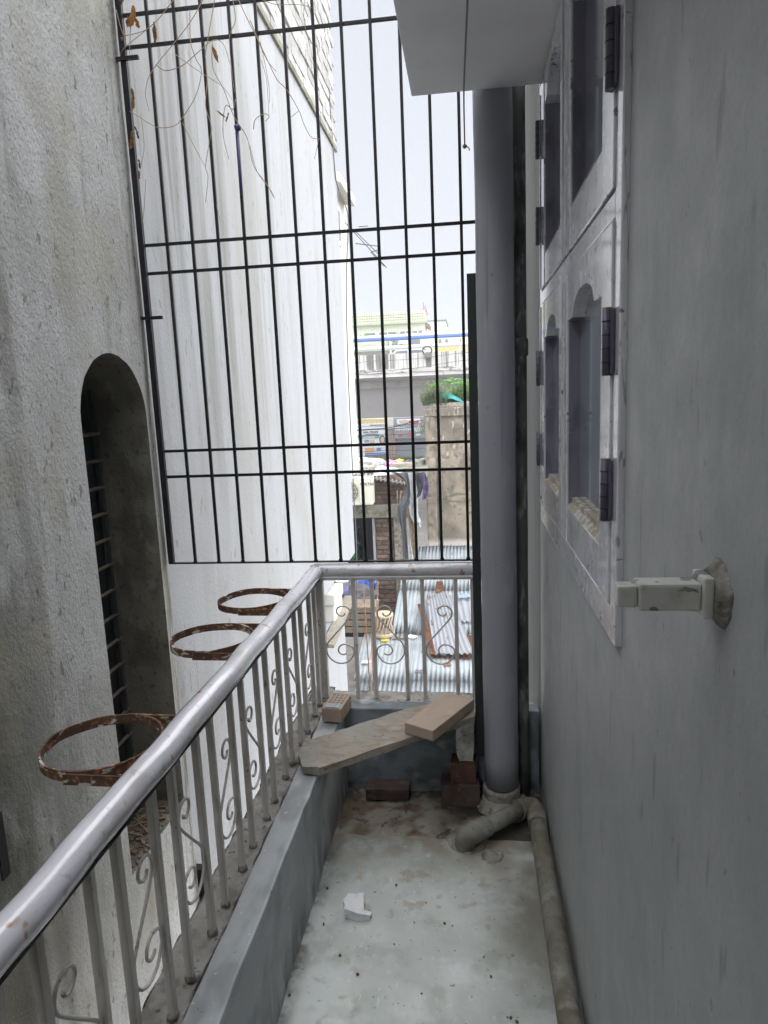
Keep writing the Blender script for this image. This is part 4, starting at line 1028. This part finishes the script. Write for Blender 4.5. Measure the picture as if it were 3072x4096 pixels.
lump('white_plastic', 'tarp_white', 'white plastic sheet draped on the awning left of the tarpaulin', 'plastic sheet', (470, 965), .55, .35, .20, .4, None, 12.3)
lump('mud_heap', 'stone', 'brown mud heap between awning and white plastic sheet', 'rubble heap', (355, 960), .28, .25, .18, .4, None, 12.4)

# tin roof ----------------------------------------------------------
RS = .2575
def rz(y): return -2.38 + RS * (y - 9)
def onroof(x, y, h=0):
    px, py = D5(x, y); a = at(px, py, 1); d = a - CAM_POS
    t = (-2.38 + RS * (0 - 9) + h - CAM_POS.z) / (d.z - RS * d.y); return CAM_POS + d * t
tr_ = empty('tin_roof', (0, 10, GZ), 'pale corrugated tin roof sloping down below the end railing', 'roof')
ROWS = [(7.1, 9.05), (8.95, 10.2), (10.1, 11.5), (11.4, 13.0)]
XL = [-1.66, -.86, -.08, .72, 1.5, 2.3, 3.1]
for i, (y0, y1) in enumerate(ROWS):
    for j in range(6):
        x0, x1 = XL[j] - .03, XL[j + 1] + .03
        if i == 0 and j == 0: x0 = -1.64
        if i >= 2 and j == 0: x0 = -1.26
        dy = random.uniform(-.08, .08); nw = int((x1 - x0) / .066 * 6)
        def fn(u, v, x0=x0, x1=x1, y0=y0 + dy, y1=y1, i=i, j=j):
            x = x0 + (x1 - x0) * u; y = y0 + (y1 - y0) * v
            return (x, y, rz(y) + .0075 * math.sin(x / .066 * 2 * math.pi) - .012 * (v - .5) + .012 * (j % 2) + .012 * noise.noise(Vector((x * 2, y * 2, i))))
        MB().grid(fn, nw, 4, True, .003).build('tin_sheet', 'tin', tr_)
MB().span((-1.5, 7.4, GZ), (3.0, 12.8, -2.95)).build('wall', 'mud', tr_)
# rusty sheet lying on the roof
def sheet(name, corners, m, label, h0, pitch, amp, parent=None, thick=.004):
    c = [onroof(x, y, h) for (x, y), h in zip(corners, h0)]
    wdt = (c[3] - c[2]).length
    def fn(u, v):
        p = c[0].lerp(c[1], u).lerp(c[3].lerp(c[2], u), v)
        return p + Vector((0, 0, amp * math.sin(u * wdt / pitch * 2 * math.pi) + .02 * noise.noise(Vector((u * 3, v * 3, 1)))))
    o = MB().grid(fn, max(20, int(wdt / pitch * 8)), 8, True, thick).build(name, m, parent)
    return tag(o, label, 'roof sheet') if label else o
sheet('rusty_sheet', [(925, 300), (1065, 275), (1240, 690), (960, 690)], 'tin_rust', 'rust-edged corrugated sheet lying askew on the tin roof', (.10, .10, .10, .10), .075, .014)
sheet('lower_rusty_sheet', [(955, 560), (1240, 560), (1240, 722), (950, 712)], 'tin_red', 'rust brown corrugated sheet peeping out below the askew sheet', (.04, .04, .04, .04), .075, .014)
sheet('rust_strip', [(862, 360), (905, 350), (985, 690), (945, 690)], 'tin_red', 'rust red metal strip along the left edge of the askew sheet', (.13, .13, .13, .13), .5, .0)
sheet('rust_scrap', [(985, 210), (1028, 205), (1045, 270), (985, 290)], 'tin_red', 'small rust red scrap at the top of the askew sheet', (.12, .12, .12, .12), .5, .0)
sheet('torn_sheet', [(1040, 300), (1230, 290), (1238, 480), (1120, 470)], 'tin_rust', 'corrugated sheet partly behind the downpipe at the right of the roof', (.06, .06, .06, .06), .075, .014)
sheet('blue_scrap', [(1130, 300), (1215, 290), (1220, 312), (1135, 318)], 'sign_pale', 'pale blue plastic scrap lying on the tin roof near the downpipe', (.11, .11, .11, .11), .5, .0)
random.seed(21)
for k, (x, y, m, lb) in enumerate(((830, 575, 'white_lump', 'white scrap on the tin roof left of the askew sheet'), (645, 597, 'yellow', 'yellow scrap below the cane stool on the tin roof'), (880, 805, 'cloth_dark', 'slate blue scrap low on the tin roof'),
                               (740, 590, 'bark', 'thin dark stick lying right of the cane stool'), (520, 745, 'tarp_white', 'white paper scrap by the rods on the tin roof'), (1060, 760, 'tin_red', 'rust flake below the askew sheet'))):
    p = onroof(x, y, .02); b = MB(); b.box(p, (.22 if m == 'bark' else .12, .03 if m == 'bark' else .09, .015), random.uniform(-.4, .4)); b.rough(.015, 2, 12); tag(b.build('roof_scrap', m), lb, 'scrap')
# things at the shed door
bk = A5(366, 262, 11.3); e = empty('paint_bucket', bk - Vector((0, 0, .18)), 'white plastic bucket with purple band at the shed doorway', 'bucket')
MB().lathe([(.09, -.17), (.115, .15), (.122, .15), (.122, .17), (.112, .17), (.10, .0)], bk, 20).build('pail', 'bucket', e)
MB().lathe([(.098, -.12), (.112, .06)], bk, 20).build('printed_band', 'cloth_violet', e)
MB().tube(catmull([bk + Vector((-.12, 0, .15)), bk + Vector((0, -.1, .05)), bk + Vector((.12, 0, .15))], 6), .004, 5).build('handle', 'cable_grey', e)
def blob(name, m, label, cat, x, y, Y, w_, d_, h_, am=.3):
    p = A5(x, y, Y); b = MB(); r = bmesh.ops.create_icosphere(b.b, subdivisions=3, radius=.5)
    for v in r['verts']:
        q = v.co.copy(); q = q * (1 + am * 1.6 * noise.noise(q * 4 + p) + am * noise.noise(q * 10)); v.co = Vector((q.x * w_, q.y * d_, q.z * h_)) + p
    return tag(b.build(name, m), label, cat)
blob('blue_bag', 'blue', 'blue and white plastic bag in the shed doorway', 'bag', 490, 228, 11.9, .5, .3, .24)
blob('dark_sack', 'cloth_dark', 'dark bulging sack below the blue bag', 'sack', 480, 310, 11.5, .62, .4, .42, .2)
blob('orange_scrap', 'sign_orange', 'orange plastic scrap left of the blue bag', 'plastic scrap', 430, 235, 11.6, .1, .08, .1)
blob('brown_sack', 'mud', 'brown sack between the bucket and the crate', 'sack', 430, 370, 11.2, .36, .3, .25, .25)
c0 = onroof(470, 556); cz = A5(475, 390, c0.y).z
cr = empty('wooden_crate', c0, 'weathered slatted wooden crate on the tin roof at the shed door', 'crate')
cw, cdp = .56, .4; chh = cz - c0.z
for k in range(4):
    z = c0.z + .02 + k * (chh - .08) / 3
    MB().span((c0.x - cw / 2, c0.y - .01, z), (c0.x + cw / 2, c0.y + .01, z + .085)).build('slat', 'crate', cr)
    MB().span((c0.x + cw / 2 - .01, c0.y + .012, z), (c0.x + cw / 2 + .01, c0.y + cdp, z + .085)).build('slat', 'crate', cr)
for sx in (-1, 1): MB().span((c0.x + sx * (cw / 2 - .03) - .02, c0.y - .03, c0.z), (c0.x + sx * (cw / 2 - .03) + .02, c0.y - .012, cz)).build('corner_post', 'crate', cr)
MB().span((c0.x - cw / 2 - .02, c0.y - .03, cz), (c0.x + cw / 2 + .02, c0.y + cdp, cz + .03)).build('lid', 'crate', cr)
s0 = onroof(642, 565); sz = A5(640, 420, s0.y).z; e = empty('cane_stool', s0, 'pale round cane stool beside the wooden crate', 'stool')
h_ = sz - s0.z
MB().lathe([(.15, 0), (.16, .02), (.15, .05), (.145, .05)], s0 + Vector((0, 0, h_ - .05)), 20).build('seat', 'cane', e)
MB().lathe([(.16, 0), (.17, .02), (.17, .06), (.15, .06)], s0, 20).build('base_ring', 'cane', e)
for i in range(14):
    a = i * 2 * math.pi / 14; MB().tube([s0 + Vector((.16 * math.cos(a), .16 * math.sin(a), .03)), s0 + Vector((.115 * math.cos(a + .3), .115 * math.sin(a + .3), h_ * .5)), s0 + Vector((.145 * math.cos(a + .6), .145 * math.sin(a + .6), h_ - .04))], .012, 6).build('cane_stay', 'cane', e)
for a_, b_, lb in (((550, 950), (503, 220), 'thin rusty rod leaning up to the left in front of the crate'), ((567, 945), (602, 210), 'thin rusty rod leaning up to the right in front of the cane stool'), ((575, 940), (555, 555), 'short thin rod between the two leaning rods')):
    p = onroof(*a_, .01); q = A5(*b_, p.y + 1.0); tag(MB().tube([p, q], .009, 6).build('leaning_rod', 'tin_red'), lb, 'rod')
# foam boxes and leaning plank at the slot of the white wall
fz = -.45
e = empty('foam_box', (FX - .1, 6.05, fz), 'white foam packing box on the ledge under the white wall', 'foam box')
MB().span((FX - .30, 5.85, fz), (FX + .03, 6.25, fz + .16), .012).build('lower_half', 'foam', e)
MB().span((FX - .28, 5.82, fz + .165), (FX + .05, 6.22, fz + .27), .012).build('upper_half', 'foam', e)
p, q = at(*D5(392, 312), 6.6), at(*D5(268, 640), 5.3); p.x = max(p.x, FX + .04); q.x = max(q.x, FX + .05)
b = MB().bar(p, q, .03, .10, (1, 0, 0)); b.rough(.004, 2, 9); tag(b.build('leaning_plank', 'plank'), 'grey plank leaning along the ledge beside the foam box', 'plank')
tag(loft('dark_tarpaulin', 'dark_net', [(158, 745), (122, 825), (135, 905), (140, 1000)], [(180, 745), (215, 880), (230, 960), (240, 1010)], 8.4, None, .05, 8, .01, 1), 'black green tarpaulin sagging below the end of the white wall', 'tarpaulin')
tag(loft('green_net', 'green_net', [(140, 920), (118, 960), (95, 1010)], [(150, 935), (152, 970), (158, 1010)], 8.2, None, .03, 6, .008, 5), 'bright green net scrap under the dark tarpaulin', 'net')

# ================================================================== street beyond
FY = 30.0
fo = empty('flyover', (-5, FY, GZ), 'concrete flyover with streaked parapet crossing behind the yard', 'flyover')
FX0, FX1 = -46, 40
pl = at(780, 769, FY); z_par1 = at(900, 762, FY).z; z_par0 = at(900, 795, FY).z; z_led0 = at(900, 803, FY).z; z_gir0 = at(900, 812, FY).z; z_web0 = at(850, 902, FY + 1.6).z
x = FX0
while x < FX1:
    MB().span((x, FY, z_par0), (x + 2.48, FY + .25, z_par1), .01).build('parapet_panel', 'parapet', fo); x += 2.5
b = MB().span((FX0, FY - .12, z_led0), (FX1, FY + .3, z_par0)); bmesh.ops.subdivide_edges(b.b, edges=[e for e in b.b.edges if e.calc_length() > 5], cuts=300)
for v in b.b.verts: v.co += Vector((0, noise.noise(v.co * 2) * .04, noise.noise(v.co * 3) * .04))
b.build('ledge', 'cornice', fo)
x = FX0
while x < FX1:
    MB().span((x, FY - .06, z_gir0), (x + 4.97, FY + .4, z_led0 - .01)).build('fascia', 'girder', fo); x += 5
MB().prism([(FX0, FY + .25, z_gir0), (FX0, FY + 1.6, z_web0), (FX0, FY + 7, z_web0), (FX0, FY + 8.4, z_gir0), (FX0, FY + 8.4, z_gir0 + .02), (FX0, FY + .25, z_gir0 + .02)], (FX1 - FX0, 0, 0)).build('box_girder', 'soffit', fo)
ZD = z_par1 - 1.12
MB().span((FX0, FY + .26, ZD - .3), (FX1, FY + 8.4, ZD)).build('carriageway', 'street', fo)
MB().span((FX0, FY + 8.2, z_par0), (FX1, FY + 8.4, z_par1)).build('far_parapet', 'parapet', fo)
for x in (-19, 13): MB().span((x, FY + 2, GZ), (x + 2, FY + 6, z_web0)).build('pier', 'girder', fo)
pr = empty('pipe_railing', (-5, FY + .1, z_par1), 'white and blue pipes carried along the flyover parapet', 'pipes')
zA_, zB_ = at(900, 726, FY).z, at(900, 748, FY).z
MB().tube([(FX0, FY + .1, zA_ + .05), (FX1, FY + .1, zA_ + .05)], .075, 12).build('upper_pipe', 'tube_white', pr)
MB().tube([(FX0, FY + .08, zA_ - .07), (FX1, FY + .08, zA_ - .07)], .055, 12).build('blue_pipe', 'tube_blue', pr)
MB().tube([(FX0, FY + .1, zB_), (FX1, FY + .1, zB_)], .08, 12).build('lower_pipe', 'tube_white', pr)
x = at(*DA(533, 600), FY).x - 2.95 * 6
for i in range(14): MB().span((x + i * 2.95 - .04, FY + .07, z_par1), (x + i * 2.95 + .04, FY + .15, zA_ + .1)).build('stanchion', 'tube_white', pr)
cc = at(*DA(1025, 672), FY - .1); e = empty('cable_coil', cc, 'round coil of black cable with grey box on the flyover parapet', 'cable coil')
for i in range(4): MB().tube([(cc.x + (.21 - .012 * i) * math.cos(a * .262), FY - .06 - .02 * i, cc.z + (.20 - .01 * i) * math.sin(a * .262)) for a in range(24)], .012, 5, True).build('loop', 'cable', e)
r = rect(DA, 985, 705, 1085, 768, FY - .2); upright(r, FY - .22, .18, .01).build('junction_box', 'mesh_grey', e)
# car passing on the flyover: only its upper half clears the parapet
cx = at(*DA(770, 690), FY + 3).x; cz0 = ZD
car = empty('passing_car', (cx, FY + 3, cz0), 'white car passing on the flyover behind the parapet', 'car')
prof = [(-1.95, .25), (-1.95, .75), (-1.7, .88), (-1.0, .95), (-.5, 1.42), (.7, 1.45), (1.35, 1.0), (1.9, .88), (1.98, .6), (1.95, .25)]
MB().prism([(cx + a, FY + 2.2, cz0 + h) for a, h in prof], (0, 1.6, 0)).build('body', 'car', car)
for pts in ([(-.9, .97), (-.45, 1.36), (.05, 1.38), (.05, .97)], [(.12, .97), (.12, 1.38), (.66, 1.38), (1.2, 1.0)]): MB().prism([(cx + a, FY + 2.19, cz0 + h) for a, h in pts], (0, 1.62, 0)).build('side_window', 'pane', car)
for a in (-1.25, 1.25):
    for y in (FY + 2.25, FY + 3.75): MB().lathe([(.31, -.09), (.31, .09)], (cx + a, y, cz0 + .31), 18, 'Y').build('wheel', 'tyre', car)

# lime yellow house -------------------------------------------------
YY = 60.0
yh = empty('yellow_house', (-10, YY, GZ), 'lime yellow house with block lattice roof parapet beyond the flyover', 'house')
xr = at(*DA(995, 240), YY).x; zl1 = at(*DA(560, 172), YY).z; zl0 = at(*DA(560, 305), YY).z; zb1 = zl0; zb0 = at(*DA(560, 325), YY).z
MB().span((-24, YY, GZ), (xr, YY + 9, zb0)).build('wall', 'lime', yh)
MB().span((-24, YY - .35, zb0), (xr + .15, YY + 9.2, zb1)).build('roof_band', 'lime_green', yh)
MB().span((-24, YY - .03, zl0), (xr, YY + .10, zl1 - .05)).build('lattice_back', 'lattice', yh)
bs_ = (zl1 - zl0) / 4.0; bl = None
nx = 34
for i in range(nx):
    for j in range(4):
        if bl is None: bl = MB().span((-bs_ / 2 + .03, 0, -bs_ / 2 + .03), (bs_ / 2 - .03, .2, bs_ / 2 - .03), .02).build('parapet_block', 'lime_pale', yh); o = bl
        else: o = dup(bl, (0, 0, 0), yh)
        o.location = (xr - bs_ * (i + .5), YY - .12, zl0 + bs_ * (j + .5))
MB().span((-24, YY - .1, zl1), (xr, YY + .15, zl1 + .06)).build('parapet_cap', 'lime_pale', yh)
zw1, zw0 = at(*DA(560, 425), YY).z, at(*DA(560, 520), YY).z
for a, c, npn in ((190, 345, 1), (385, 620, 2), (660, 820, 2), (835, 970, 2)):
    x0, x1 = at(*DA(a, 470), YY).x, at(*DA(c, 470), YY).x
    f = MB().span((x0 - .08, YY - .06, zw0 - .06), (x1 + .08, YY - .01, zw1 + .06)).build('window', 'frame_white', yh)
    pw_ = (x1 - x0) / npn
    for k in range(npn): MB().span((x0 + k * pw_ + .05, YY - .08, zw0), (x0 + (k + 1) * pw_ - .05, YY - .062, zw1)).build('pane', 'pane', f)
MB().span((-24, YY - 1.2, zw0 - 1.0), (xr, YY - .02, zw0 - .75)).build('balcony_ledge', 'lime_green', yh)
r = rect(DA, 815, 520, 930, 600, YY); upright(r, YY - .1, .08).build('dark_door', 'pane', yh)
r = rect(DA, 200, 570, 370, 600, YY); upright(r, YY - 1.3, .1).build('window_box', 'lime_pale', yh)
r = rect(DA, 660, 550, 800, 600, YY); upright(r, YY - 1.3, .1).build('window_box', 'lime_pale', yh)
a_ = [at(*DA(1000, 290), YY), at(*DA(1060, 325), YY), at(*DA(1050, 375), YY), at(*DA(1000, 345), YY)]
MB().prism(a_, (0, 2.5, 0)).build('side_awning', 'tin_red', yh)
fp = at(*DA(972, 20), YY); e = empty('roof_flag', (fp.x, YY, zl1), 'faded orange pennant on a pole above the yellow house', 'flag')
MB().tube([(fp.x, YY + .3, zl1 - .2), (fp.x, YY + .3, fp.z)], .03, 6).build('pole', 'cable_grey', e)
q1, q2, q3 = at(*DA(978, 30), YY), at(*DA(1018, 160), YY), at(*DA(1016, 210), YY)
def fl(u, v):
    a = Vector((fp.x + .03, 0, fp.z - .05)).lerp(Vector((q3.x, 0, q3.z)), v); c = Vector((fp.x + .03, 0, fp.z - .05)).lerp(Vector((fp.x + .12, 0, q2.z + .2)), v)
    p = c.lerp(a, u); return (p.x + .15 * math.sin(u * 3) * v, YY + .3 + .2 * math.sin(v * 7 + u * 3), p.z)
MB().grid(fl, 6, 14, True, .02).build('cloth', 'flag', e)
for k, (a, y, lb) in enumerate(((205, 490, 'small green pot plant by the left window of the yellow house'), (600, 480, 'green pot plant by the middle window of the yellow house'), (690, 485, 'low green pot plant right of the middle window of the yellow house'), (600, 565, 'spreading plant below the middle window of the yellow house'))):
    p = at(*DA(a, y), YY - 1.0); blades('window_plant', lb, p.x - .55, p.x + .55, YY - 1.2, YY - .6, p.z - .5, 16, .4, .8, 'leaf_pale' if k % 2 else 'leaf_green', .5, .12)
# bluish white house
wh = empty('white_house', (0, 66, GZ), 'pale bluish white block behind the right end of the yellow house', 'house')
x1 = at(*DA(1270, 370), 66).x; zt_ = at(*DA(1140, 280), 66).z
MB().span((at(*DA(990, 370), 66).x, 66, GZ), (x1, 72, zt_)).build('wall', 'sky_white', wh)
MB().span((at(*DA(990, 370), 66).x, 65.85, zt_), (x1 + .1, 72, zt_ + .08)).build('roof_edge', 'cable_grey', wh)
MB().tube([(x1 - .95, 65.9, zt_ + .1), (x1 - .95, 65.9, GZ)], .06, 8).build('downpipe', 'tube_white', wh)
MB().span((at(*DA(990, 370), 66).x, 65.7, at(*DA(1140, 440), 66).z), (x1 + .2, 65.98, at(*DA(1140, 430), 66).z)).build('string_course', 'sky_white', wh)
# low pale house row and apricot wall right of it
lw = empty('low_pale_house', (2, 50, GZ), 'low pale yellow house with apricot wall behind the flyover railing', 'house')
xa = at(*DA(1122, 650), 48).x; za1 = at(*DA(1340, 605), 48).z
MB().span((xa, 48, GZ), (22, 54, za1)).build('apricot_wall', 'orange', lw)
xb = at(*DA(1000, 540), 52).x; zb1_ = at(*DA(1250, 500), 52).z
MB().span((xb, 54.2, GZ), (20, 58, at(*DA(1250, 505), 54.2).z)).build('rear_wall', 'lime_pale', lw)
for a in (1180, 1265, 1440): 
    r = rect(DA, a, 520, a + 35, 575, 54.1); upright(r, 54.1, .08).build('window', 'pane', lw)

# shops under the flyover -------------------------------------------
PY = 44.0
def panel(rc, dy, m, name, parent, dep=.05): return upright(rect(D9, *rc, PY), PY - dy - dep, dep).build(name, m, parent)
ih = empty('institute_shop', (-6, PY, GZ), 'shop front with white training institute signboards under the flyover', 'shop')
r = rect(D9, -400, 255, 585, 830, PY); MB().span((r[0], PY, GZ), (r[2], PY + 5, r[3])).build('wall', 'cream', ih)
for i in range(9):
    x = -60 + i * 60; panel((x, 255, x + 48, 318), .02, 'ochre', 'ventilator_panel', ih, .08)
s1 = panel((-330, 320, 475, 462), .1, 'sign_white', 'trust_signboard', ih, .1)
def t9(body, name, size, x, y, m, par, dy=.22, sx=1, bold=0):
    p = at(*D9(x, y), PY); return text(body, name, size, (p.x, PY - dy, p.z), m, par, .004, sx, bold)
t9('HAL TRUST', 'trust_lettering', .165, 183, 438, 'black', s1, .215, 1.16, .006)
panel((190, 385, 240, 396), .21, 'cable_grey', 'small_print', s1, .006); panel((210, 446, 385, 454), .21, 'cable_grey', 'small_print', s1, .006); panel((270, 326, 465, 336), .21, 'cable_grey', 'small_print', s1, .006)
s2 = panel((-330, 466, 480, 745), .1, 'sign_white', 'institute_signboard', ih, .1)
panel((-200, 468, 400, 512), .21, 'sign_teal', 'heading_band', s2, .01)
t9('ng Institute', 'institute_lettering', .15, 178, 502, 'print_white', s2, .23, 1.13, .005)
panel((200, 530, 257, 560), .21, 'sign_blue', 'course_box', s2, .01); panel((264, 526, 332, 562), .21, 'sign_tan', 'course_box', s2, .01); panel((266, 566, 332, 592), .21, 'sign_blue', 'course_box', s2, .01); panel((200, 566, 258, 590), .21, 'sign_cream', 'course_box', s2, .01)
t9('DCA', 'course_lettering', .08, 206, 552, 'print_white', s2, .23, 1.1); t9('O/A', 'course_lettering', .08, 275, 552, 'sign_cream', s2, .23, 1.2)
panel((205, 632, 332, 692), .21, 'sign_orange', 'orange_box', s2, .01); panel((342, 625, 430, 682), .21, 'sign_pale', 'photo_box', s2, .01); panel((360, 632, 415, 672), .225, 'sign_blue', 'photo_figure', s2, .006)
panel((205, 697, 480, 712), .21, 'sign_blue', 'blue_stripe', s2, .01); panel((205, 718, 480, 737), .21, 'sign_blue', 'blue_stripe', s2, .01)
fc = at(*D9(437, 525), PY)
def disc(rx, rz_, c, dy, m, nm, par, a0=0): return MB().prism([(c.x + rx * math.cos(a), PY - dy, c.z + rz_ * math.sin(a)) for a in [i * math.pi / 12 for i in range(24)]], (0, .006, 0)).build(nm, m, par)
disc(.20, .28, fc + Vector((-.01, 0, .0)), .222, 'print_hair', 'portrait_hair', s2); disc(.125, .185, fc + Vector((.0, 0, .0)), .230, 'print_skin', 'portrait_face', s2); disc(.05, .018, fc + Vector((0, 0, -.09)), .236, 'print_red', 'portrait_mouth', s2)
disc(.022, .014, fc + Vector((-.05, 0, .03)), .236, 'print_hair', 'portrait_eye', s2); disc(.022, .014, fc + Vector((.05, 0, .03)), .236, 'print_hair', 'portrait_eye', s2)
for i in range(7):
    x = 215 + i * 38; bb = panel((x, 750, x + 33, 796), .05, 'screen', 'screen_block', ih, .08)
    p = at(*D9(x + 16, 773), PY); MB().tube(catmull([(p.x + a * .05, PY - .14, p.z + h * .085) for a, h in ((1, .8), (-.6, 1), (-1, .4), (0, 0), (1, -.4), (.6, -1), (-1, -.8))], 4), .012, 5).build('scroll_relief', 'cream', bb)
panel((190, 796, 500, 840), .06, 'stone', 'plinth', ih, .3)
panel((520, 380, 586, 860), .12, 'pillar', 'pillar', ih, .3)
gs = empty('grey_shop', (-3.5, PY, GZ), 'grey shop with white lettered sign and closed roller shutter under the flyover', 'shop')
r = rect(D9, 586, 250, 1600, 830, PY); MB().span((r[0], PY, GZ), (r[2], PY + 5, r[3] + .15)).build('wall', 'sign_grey', gs)
sg = panel((588, 318, 1400, 496), .1, 'sign_grey', 'name_board', gs, .1)
t9('िसयाराम', 'shop_lettering', .34, 603, 408, 'print_white', sg, .23, 1.12, .006); t9('स्टील', 'shop_lettering', .34, 838, 408, 'print_white', sg, .23, 1.0, .006)
pc = panel((625, 250, 935, 316), .1, 'sign_white', 'food_picture', gs, .06)
for x, m, rr in ((700, 'sign_tan', .22), (725, 'print_skin', .26), (850, 'print_red', .34)): disc(rr, rr * .42, at(*D9(x, 285), PY), .175 + rr * .02, m, 'bowl', pc)
disc(.27, .05, at(*D9(850, 264), PY), .20, 'print_white', 'bowl_filling', pc)
disc(.15, .085, at(*D9(672, 463), PY), .225, 'print_red', 'red_emblem', sg); disc(.13, .13, at(*D9(785, 453), PY), .225, 'print_red', 'round_emblem', sg); panel((765, 449, 806, 459), .23, 'print_white', 'emblem_bar', sg, .006); panel((875, 443, 935, 468), .225, 'print_white', 'white_emblem', sg, .006)
panel((586, 496, 600, 830), .1, 'salmon', 'salmon_post', gs, .1)
rs = rect(D9, 655, 496, 945, 870, PY); nsl = 26
for i in range(nsl):
    z0_ = rs[1] + (rs[3] - rs[1]) * i / nsl; z1_ = rs[1] + (rs[3] - rs[1]) * (i + 1) / nsl
    MB().span((rs[0], PY - .03 - .012 * (i % 2), z0_ + .004), (rs[2], PY - .005, z1_ - .004)).build('shutter_slat', 'shutter', gs)
# overhead cables
CB = [(190, 392, 560, 362, 980, 268, 'upper black cable bundle strung across the shop signs'), (190, 352, 560, 345, 980, 300, 'topmost cable above the trust signboard'), (190, 400, 520, 385, 980, 352, 'thick cable across the trust lettering'),
      (500, 462, 800, 452, 980, 425, 'cable crossing the round red emblem'), (190, 470, 500, 462, 980, 448, 'thin cable below the trust lettering'), (500, 668, 760, 672, 980, 640, 'thin cable crossing the roller shutter'), (590, 725, 690, 780, 980, 800, 'slack cable sagging down to the rubbish heap')]
for x0, y0, x1, y1, x2, y2, lb in CB:
    P = [at(*D9(x0 - 600, y0 + 40), 27), at(*D9(x0, y0), 27), at(*D9(x1, y1), 27), at(*D9(x2, y2), 27), at(*D9(x2 + 900, y2 - 60), 27)]
    tag(MB().tube(catmull(P, 6), .016 if 'black' in lb or 'thick' in lb else .009, 5).build('overhead_cable', 'cable'), lb, 'cable')
for x0, y0, x1, y1, lb in ((190, 965, 1520, 800, 'thin wire sloping up across the flyover fascia'), (200, 820, 1500, 700, 'thin wire along the flyover parapet')):
    P = [at(*DA(x0 - 800, y0 + 110), 26), at(*DA(x0, y0), 26), at(*DA((x0 + x1) / 2, (y0 + y1) / 2 + 22), 26), at(*DA(x1, y1), 26), at(*DA(x1 + 900, y1 - 80), 26)]
    tag(MB().tube(catmull(P, 6), .010, 5).build('overhead_wire', 'cable_grey'), lb, 'cable')

# ================================================================== air
hm = bpy.data.materials.new('haze'); hm.use_nodes = True; hn = hm.node_tree; hn.nodes.clear()
ho = hn.nodes.new('ShaderNodeOutputMaterial'); hv = hn.nodes.new('ShaderNodeVolumePrincipled')
hv.inputs['Color'].default_value = (.94, .96, 1, 1); hv.inputs['Density'].default_value = .0042; hv.inputs['Anisotropy'].default_value = .2
hn.links.new(hv.outputs[0], ho.inputs['Volume'])
hz = MB().span((-305, -65, GZ - 1), (305, 605, 13)).build('haze', hm); hz['kind'] = 'stuff'; hz['label'] = 'pale humid haze filling the air'
SC.cycles.volume_bounces = 0
